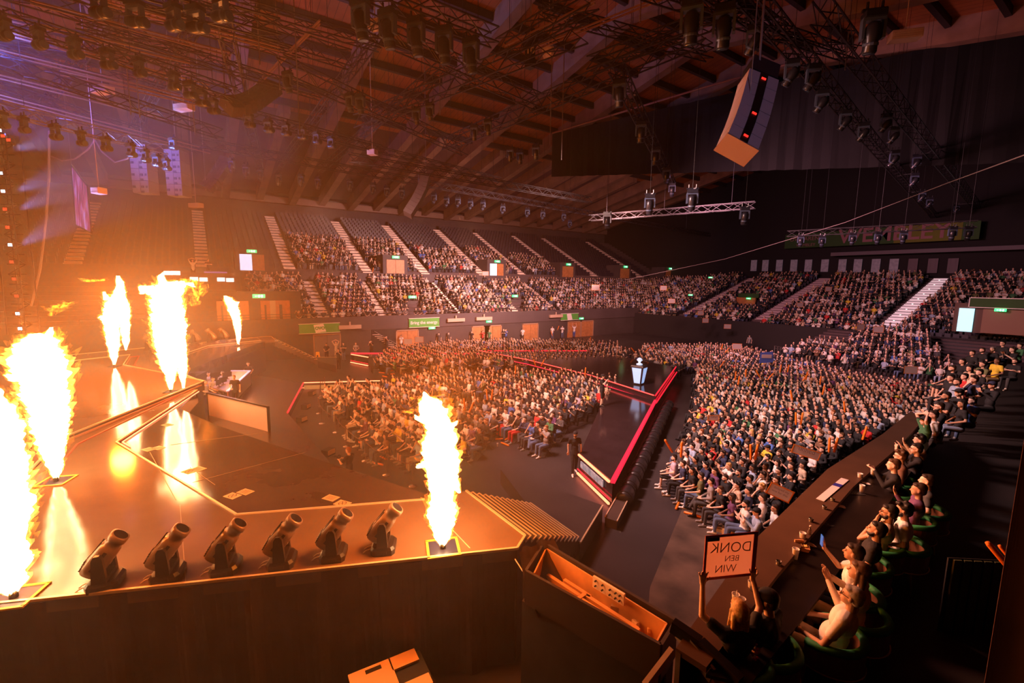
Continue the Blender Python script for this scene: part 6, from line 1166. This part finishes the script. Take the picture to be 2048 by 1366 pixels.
o, P = standing(1148, 948, 0, 'person in black t-shirt, cap and headset walking with a camera by the runway', dict(armR='side', armL='side', legs='walk', cap=True, beard=True, yaw=-.5), 2, ('black', 'black', 'dark brown', 'white'), (-6, 8)); gadget(o, P, 'camera', 'black camera carried low by the walking person near the runway', cam_mb(), BLACK, -1, (0, .02, -.08))
o, P = standing(1203, 812, .95, 'person in black with shorts filming on the glossy runway', dict(armR='cam', cap=True, trousers='short', yaw=.2), 1, ('black', 'black', 'dark brown', 'black'), (-8, 24)); gadget(o, P, 'camera', 'black camera held by the person filming on the runway', cam_mb(), BLACK)
o, P = standing(700, 990, 0, 'ginger person in black t-shirt holding a camera behind the glossy deck', dict(armR='lap', over={1: ((.27, .12, .86), (.09, .36, .92), (-.5, .7, 0)), -1: ((.27, .12, .86), (.09, .36, .92), (-.5, .7, 0))}), 0, ('black', 'black', 'ginger'), (-30, -6)); gadget(o, P, 'camera', 'black stills camera held by the ginger photographer', cam_mb(), BLACK)
o, P = standing(622, 982, 0, 'person with headset crouching over a camera at the deck edge', dict(armR='cam', yaw=.2), 1, ('charcoal', 'black', 'brown'), (-30, -4)); o.location.z -= .55; o.location.x += 0
gadget(o, P, 'camera', 'black video camera at the pointed edge of the glossy deck', cam_mb(), BLACK)
standing(738, 880, 0, 'person in dark clothes standing with a camera beside the front central seats', dict(armR='cam'), 2, ('black', 'black', 'black'), (-30, 0))
STD = [((578+110, 722), 'black', 'denim', 'cross', 'person in black with folded arms against the dark side wall'), ((713, 722), 'grey', 'denim', 'lap', 'person in grey top and jeans looking down at the side wall'), ((673, 718), 'beige', 'khaki', 'head', 'person in beige top with hands at the head by the side wall'), ((654, 724), 'black', 'black', 'lap', 'person all in black nearest the yellow floor sign'), ((678, 738), 'black', 'black', 'cam', 'camera operator in black before the people at the side wall'), ((743, 716), 'black', 'black', 'phone', 'person in black filming beside the stairwell opening'), ((762, 700), 'black', 'black', 'phone', 'person filming inside the stairwell opening'), ((802, 702), 'white', 'black', 'phone', 'person in pale hoodie filming by the orange doors'), ((856, 690), 'charcoal', 'black', 'side', 'person in dark suit at the lower wall, nearer the doors'), ((880, 690), 'charcoal', 'black', 'side', 'person in dark coat at the lower wall beyond the suit'), ((918, 685), 'black', 'black', 'side', 'person in black jacket beside the red top at the wall'), ((942, 684), 'red', 'black', 'clap', 'person in red top standing at the lower wall'), ((950, 682), 'green', 'black', 'side', 'person in green top standing at the lower wall'), ((968, 678), 'black', 'black', 'cross', 'person in black before the wooden doors'), ((984, 680), 'blue', 'black', 'phone', 'person in blue top filming by the wooden doors'), ((1008, 676), 'white', 'black', 'lap', 'person in white top behind the far floor block'), ((1066, 672), 'white', 'denim', 'lap', 'person in white t-shirt by the pale wooden doors'), ((1094, 672), 'white', 'denim', 'cross', 'person in white t-shirt with folded arms past the doors'), ((1128, 672), 'white', 'blue', 'up', 'person in white top and blue trousers waving orange sticks')]
SK = {}
for k, ((px, py), c1, c2, arm_, lab) in enumerate(STD):
    kw = dict(stand=True, vox=.02, armR=arm_, face=False); key = arm_
    if key not in SK: SK[key] = person_parts(**kw)
    p = at(px, py, 0); p = np.maximum(p, [XF+.5, -99, 0]); place(SK[key], p, face_rz(p, STAGE), k % 4, {'shirt': LC[c1], 'trousers': LC[c2], 'hair': HC[pick(HRS)], 'shoes': LC['black']}, lab, 'people standing along the lower side wall')
for k, ((px, py), c1, lab) in enumerate((((1478, 650+40), 'black', 'person standing in black at the dark rear riser'), ((1497, 700), 'grey', 'person in grey standing beside the blue flag'), ((1322-10, 725), 'black', 'standing person near the crowd barrier steps'), ((1340, 722), 'pale blue', 'standing person in pale blue at the rear steps'), ((1232+7, 740), 'black', 'standing technician in black behind the runway platform'))):
    p = at(px, py, 0); place(SK['side'] if k % 2 else SK['cross'], p, face_rz(p, STAGE), k % 3, {'shirt': LC[c1], 'trousers': LC['black'], 'hair': HC['black'], 'shoes': LC['black']}, lab, 'people standing at the rear of the floor')
# players at the desk, DJs in the gallery
pl = person_parts(armR='thigh', vox=.017); jer = (.5, .5, .58); headset = MB().tube([(.095*math.cos(a), 0, 1.30+.11*math.sin(a)) for a in np.linspace(0, math.pi, 12)], .012, 6).ell((.095, 0, 1.28), (.02, .035, .04), 8, 6).ell((-.095, 0, 1.28), (.02, .035, .04), 8, 6).mesh('headset', mat('headset_white', (.7, .7, .75), .4))
mon = MB().box((0, 0, .28), (.55, .03, .32)).box((0, 0, .06), (.05, .04, .14)).box((0, 0, .01), (.22, .16, .02)).mesh('monitor', BLACK)
dirD = (D1-D0)/np.linalg.norm(D1-D0)
for k, (px, py) in enumerate(((410, 775), (425, 768), (416, 757), (444, 755), (405, 745), (495, 735))):
    p = at(px+2, py+6, 1.3); p[2] = .5; o = place(pl, p, face_rz(p, at(500, 790, 1.)), k % 3, {'shirt': jer if k < 5 else LC['black'], 'trousers': LC['black'], 'hair': HC['dark brown'], 'shoes': LC['black']}, ['player with headset closest to the stage tip', 'player with headset second from the stage tip', 'player half hidden at the back of the desk', 'player with white headset at the desk middle', 'player at the far left end beside the deck wall', 'camera operator seated past the desk end'][k], 'players seated at the blue-lit desk'); link(headset, 'headset', o, (0, .01, 0))
    if k < 5: q = p+V3(*(V3(-math.sin(o.rotation_euler.z), math.cos(o.rotation_euler.z), 0)*.75)); m_ = link(mon, 'monitor', None, (q[0], q[1], 1.52), o.rotation_euler.z); tag(m_, 'black monitor on the players desk before '+['the player closest to stage tip', 'the second player', 'the half hidden player', 'the white headset player', 'the player at the deck wall'][k], 'monitor', 'monitors on the players desk')
p = at(472, 790, .5); pp, Pp = standing(472, 812, .5, 'person in black t-shirt with a hand on hip behind the pale panel', dict(armR='lap', armL='side', vox=.015), 1, ('black', 'black', 'ginger'))
for k, (px, py, c1, lab) in enumerate(((385, 523, 'white', 'person in white shirt with a hand at the head in the gallery'), (416, 522, 'black', 'person in black at the mixing desk in the gallery'))):
    q = atx(px, py, XF-3.); o = place(SK['head' if k == 0 else 'cross'], (q[0], q[1], q[2]-1.63), face_rz(q, (-20, 5)), k, {'shirt': LC[c1], 'trousers': LC['black'], 'hair': HC['dark brown'], 'shoes': LC['black']}, lab)
q = atx(430, 527, XF-1.9); o = MB().box((0, 0, 0), (.6, 1.8, .12)).obj('mixing_desk', mat('mixer', (.1, .05, .2), .4, emis=(.35, .2, .9), es=.3), loc=(q[0], q[1], 8.47)); tag(o, 'purple lit mixing desk beside the person in black in gallery', 'mixing desk')
# front parapet folk
for k, (px, py, c1) in enumerate(((598, 632, 'brown'), (628, 627, 'black'), (647, 630, 'charcoal'), (668, 628, 'white'), (684, 628, 'white'), (735, 628, 'black'), (747, 630, 'black'), (799, 622, 'grey'), (811, 620, 'grey'), (832, 622, 'black'), (840, 621, 'black'), (848, 622, 'blue'))):
    q = atx(px, py, XF-.2); place(SK['lap'] if 'lap' in SK else pl, (q[0], q[1], 2.98), face_rz(q, (-25, 4)), k % 4, {'shirt': LC[c1], 'trousers': LC['black'], 'hair': HC[pick(HRS)], 'shoes': LC['black']}, ['person in brown leaning at the parapet over the emblem banner', 'person in black with white print at the parapet', 'person in dark grey at the parapet, right of the print', 'person in white leaning at the parapet over the banner middle', 'person in white at the parapet over the banner end', 'person in black at the parapet left of the white wall emblem', 'person in black drinking by the white wall emblem', 'person in grey at the parapet left of the energy banner', 'second person in grey at the parapet left of the energy banner', 'person in black at the parapet above the energy banner', 'second person in black at the parapet above the energy banner', 'person in blue at the parapet above the energy banner'][k], 'people leaning on the balcony parapet')
# rope barrier posts
post = MB().lathe([(.17, 0), (.16, .02), (.03, .035), (.022, .06), (.022, .95), (.03, .97), (.02, 1.0)], n=14).mesh('stanchion', mat('chrome', (.6, .5, .42), .2, .9), True); PP = [(650, 782), (642, 792), (638, 827), (644, 847), (672, 865), (693, 893), (731, 922), (773, 950), (826, 972)]; W = []
for k, (px, py) in enumerate(PP): q = at(px, py, 0); W.append(q); o = link(post, 'stanchion', None, q); tag(o, 'shiny rope barrier post, '+ordw(k)+' from the red light corner', 'stanchion', 'rope barrier posts before the central seats')
for k in range(len(W)-1): a, c = W[k], W[k+1]; o = MB().tube([a*(1-t_)+c*t_+V3(0, 0, .92-.5*t_*(1-t_)) -a for t_ in np.linspace(0, 1, 8)], .02, 6).obj('barrier_rope', mat('rope_dark', (.08, .02, .02), .7), loc=a); tag(o, 'dark sagging rope between barrier posts, '+ordw(k)+' from the red light corner', 'rope', 'ropes of the barrier')
# yellow wet floor sign
q = at(636, 723, 0); t = thing('wet_floor_sign', q, 1.2, 'yellow folding wet floor sign at the foot of the side wall', 'sign'); ym = mat('sign_yellow', (.9, .5, .02), .5)
for s in (-1, 1): MB().add([(-.22, s*.18, 0), (.22, s*.18, 0), (.16, s*.02, .95), (-.16, s*.02, .95), (-.22, s*.20, 0), (.22, s*.20, 0), (.16, s*.04, .95), (-.16, s*.04, .95)], [(0, 1, 2, 3), (7, 6, 5, 4), (0, 4, 5, 1), (2, 6, 7, 3), (1, 5, 6, 2), (3, 7, 4, 0)]).obj('panel', ym, t)
MB().box((0, -.125, .5), (.12, .02, .3), None).obj('pictogram', BLACK, t)
# boards held in the crowd
bw = mat('board_white', (.85, .75, .75), .6); nt = bw.node_tree; tl = nt.nodes.new('ShaderNodeBsdfTranslucent'); tl.inputs[0].default_value = (.9, .7, .68, 1); ms = nt.nodes.new('ShaderNodeMixShader'); ms.inputs[0].default_value = .5; nt.links.new(nt.nodes['Principled BSDF'].outputs[0], ms.inputs[1]); nt.links.new(tl.outputs[0], ms.inputs[2]); nt.links.new(ms.outputs[0], nt.nodes['Material Output'].inputs[0]); bo = mat('board_orange', (.8, .25, .04), .6)
def board(px, py, D, w_, h_, lab, tilt=0., text=None):
    c = at(px, py, 1.85) if D < 32 or px == 1474 else atd(px, py, D); t = thing('held_board', c, math.atan2(_r0[1], _r0[0])+tilt, lab, 'sign', 'boards held up in the crowd'); MB().add([(-w_/2, 0, -h_/2), (w_/2, 0, -h_/2), (w_/2, 0, h_/2), (-w_/2, 0, h_/2)], [(0, 1, 2, 3)]).obj('sheet', bw, t); b = MB(); [b.box(c_, s_) for c_, s_ in (((0, 0, h_/2), (w_+.05, .012, .03)), ((0, 0, -h_/2), (w_+.05, .012, .03)), ((-w_/2, 0, 0), (.03, .012, h_)), ((w_/2, 0, 0), (.03, .012, h_)))]; b.obj('border', bo, t)
    if text: X = Vector((math.cos(t.rotation_euler.z), math.sin(t.rotation_euler.z), 0)); [txt(l, 'handwriting', inkm, c+np.array([0, 0, h_*.25-k*h_*.3])+np.array(Vector((0, 0, 1)).cross(X))*-.016, X, (0, 0, 1), h_*(.75 if len(text) == 1 else .26), t, ext=.001) for k, l in enumerate(text)]
    return t
o = board(1560, 985, 13.2, .62, .36, 'white board with orange rim and handwriting raised in the front floor rows', -.35, ['delayed my', 'test for this']); o.rotation_euler.y = .35
o = board(1612, 905, 15.0, .9, .30, 'white board reading crushed letters over floor heads', -.3, ['unhed']); o.rotation_euler.y = .25
board(1427, 836, 18.5, .5, .24, 'orange GG letters held up over the front floor rows', 0, ['GG']).children[1].hide_render = False
for k, (px, py) in enumerate(((1474, 693), (1401, 626), (1411, 641), (1455, 653), (1583, 652), (1597, 630), (1585, 631), (1637, 610), (1648, 610), (1697, 606), (1657, 578), (1730, 584), (1781, 573), (1721, 654), (1757, 659), (1818, 686), (1888, 589), (2012, 667), (1822, 740), (816, 683), (838, 679), (1600, 610), (971, 547), (1191, 575), (1327, 576), (1343, 602))):
    c0 = 58 if py < 665 and px > 1300 else 45
    if px > 1700 and py > 640: c0 = 42
    if px < 1000: c0 = 44 if py > 600 else 62
    if px == 1822: c0 = 30
    board(px, py, c0, .85, .55, 'small white board held up by a distant spectator, '+ordw(k)+' in reading order', random.uniform(-.4, .4))
# orange clapper sticks
for k, (px, py, D, dx, dz) in enumerate(((1345, 905, 16.5, -.5, .8), (1362, 915, 16.5, 0, 1), (1502, 920, 15.5, -.1, 1), (1510, 920, 15.5, .1, 1), (1658, 905, 15.5, -.05, 1), (1668, 905, 15.5, .15, 1), (1700, 930, 14, .45, .8), (1592, 850, 18.5, -.1, 1), (1601, 850, 18.5, .1, 1), (1585, 800, 21, -.3, 1), (1640, 770, 23, 0, 1), (1645, 790, 22, .1, 1), (1470, 760, 26, .05, 1), (1476, 770, 26, .1, 1), (1491, 755, 26, 0, 1), (1520, 755, 26, -.5, .8), (1535, 760, 26, .6, .8), (1560, 745, 27, .1, 1), (1575, 745, 27, .1, 1), (1605, 762, 25, .5, .7), (1612, 760, 25, .1, 1), (1725, 880, 17, .2, 1), (1690, 825, 20, -.2, 1), (1440, 735, 29, .4, .7), (1450, 705, 32, .5, .6), (1443, 700, 32, .1, 1), (1072, 733, 29, -.3, .9), (1082, 733, 29, .4, .9), (1031, 748, 27, 0, 1), (975, 800, 23, -.1, 1), (983, 800, 23, .1, 1), (930, 820, 22, -.1, 1), (938, 825, 22, .4, .9), (1170, 752, 28, .05, 1), (1105, 672, 40, -.3, .9), (1115, 660, 42, .3, .9), (1135, 675, 40, .1, 1), (1180, 685, 38, .1, 1), (1270, 705, 33, -.6, .7), (1290, 705, 33, .6, .7), (876, 748, 28, 0, 1), (605, 480, 62, -.3, 1), (612, 478, 62, .3, 1), (868, 605, 50, .2, 1), (877, 608, 50, 0, 1), (920, 598, 50, .2, 1), (700, 530, 55, .1, 1), (640, 575, 52, 0, 1), (745, 545, 55, .2, 1), (1858, 690, 35, -.1, 1), (1866, 690, 35, .1, 1), (1835, 665, 42, .6, .6))):
    p = at(px, py, 1.5) if py > 655 else atd(px, py, D); stick(p, RT*dx+V3(0, 0, 1)*dz, 'orange clapper stick raised among spectators, '+ordw(k)+' counted from the front rows')
for k, (px, py, a_) in enumerate(((1368, 1024, .3), (1352, 1018, 2.), (1405, 1015, 1.2), (1395, 1008, .2), (1490, 1070, 1.9), (705, 875, .8), (712, 882, .3), (745, 925, .5), (760, 912, .2), (990, 878, 1.), (1002, 885, .1), (1010, 880, 2.), (765, 752, .3), (775, 748, 1.), (758, 745, .6), (780, 742, 2.), (872, 765, .3), (865, 770, .2))):
    p = at(px, py, .05); stick(p, (math.cos(a_), math.sin(a_), .02), 'orange clapper stick dropped on the floor, '+ordw(k)+' of those lying')
# bags and cups on the floor
kb = mat('kraft_paper', (.62, .38, .16), .7)
for k, (px, py, r_) in enumerate(((1452, 1077, .2), (1468, 1082, -.1))):
    q = at(px, py, 0); t = thing('paper_bag', q, r_, ('brown paper bag before the front row, left of the pair', 'brown paper bag with dark handle, right of the pair')[k], 'bag'); MB().rings([[(x*s, y*s, z) for x, y in ((-.11, -.07), (.11, -.07), (.11, .07), (-.11, .07))] for z, s in ((0, 1), (.30, 1.03))]).obj('body', kb, t); MB().tube([(-.05, .05, .30), (-.04, .05, .37), (.04, .05, .37), (.05, .05, .30)], .006, 6).obj('handle', BLACK, t)
o = MB().box((0, 0, .05), (.26, .2, .1)).obj('food_box', kb, loc=at(1438, 1062, 0), rz=.4); tag(o, 'flat kraft food box on concrete beside the paper bags', 'box')
q = at(1495, 1085, 0); o = MB().lathe([(.07, 0), (.075, .42)], n=14).obj('rolled_poster', bw, loc=q); MB().lathe([(.08, .42), (.08, .46), (.05, .46)], n=14).obj('rim', bo, o); tag(o, 'white tube with orange rim standing before the front row', 'tube')
for k, (px, py, lab) in enumerate(((1325, 992, 'white cup on the floor before the lilac shirt'), (995, 893, 'white cup on the floor below the central block'), (1378, 852, 'white cup on the floor beside the runway aisle'))): o = link(cup, 'paper_cup', None, at(px, py, 0)); tag(o, lab, 'cup')
# low dark platform with equipment beside the runway end, flag
q = atd(1533, 715, 38); o = MB().add([(-.5, 0, .4), (.5, .05, .5), (.6, .02, -.4), (-.55, 0, -.5), (-.5, .03, .4), (.5, .08, .5), (.6, .05, -.4), (-.55, .03, -.5)], [(0, 1, 2, 3), (7, 6, 5, 4), (0, 4, 5, 1), (1, 5, 6, 2), (2, 6, 7, 3), (3, 7, 4, 0)]).obj('flag', mat('flag_blue', (.08, .14, .55), .7), loc=q, rz=.9); tag(o, 'blue and white flag held up near the rear barrier', 'flag'); MB().box((0, -.01, .1), (.8, .02, .3)).obj('white_band', bw, o)
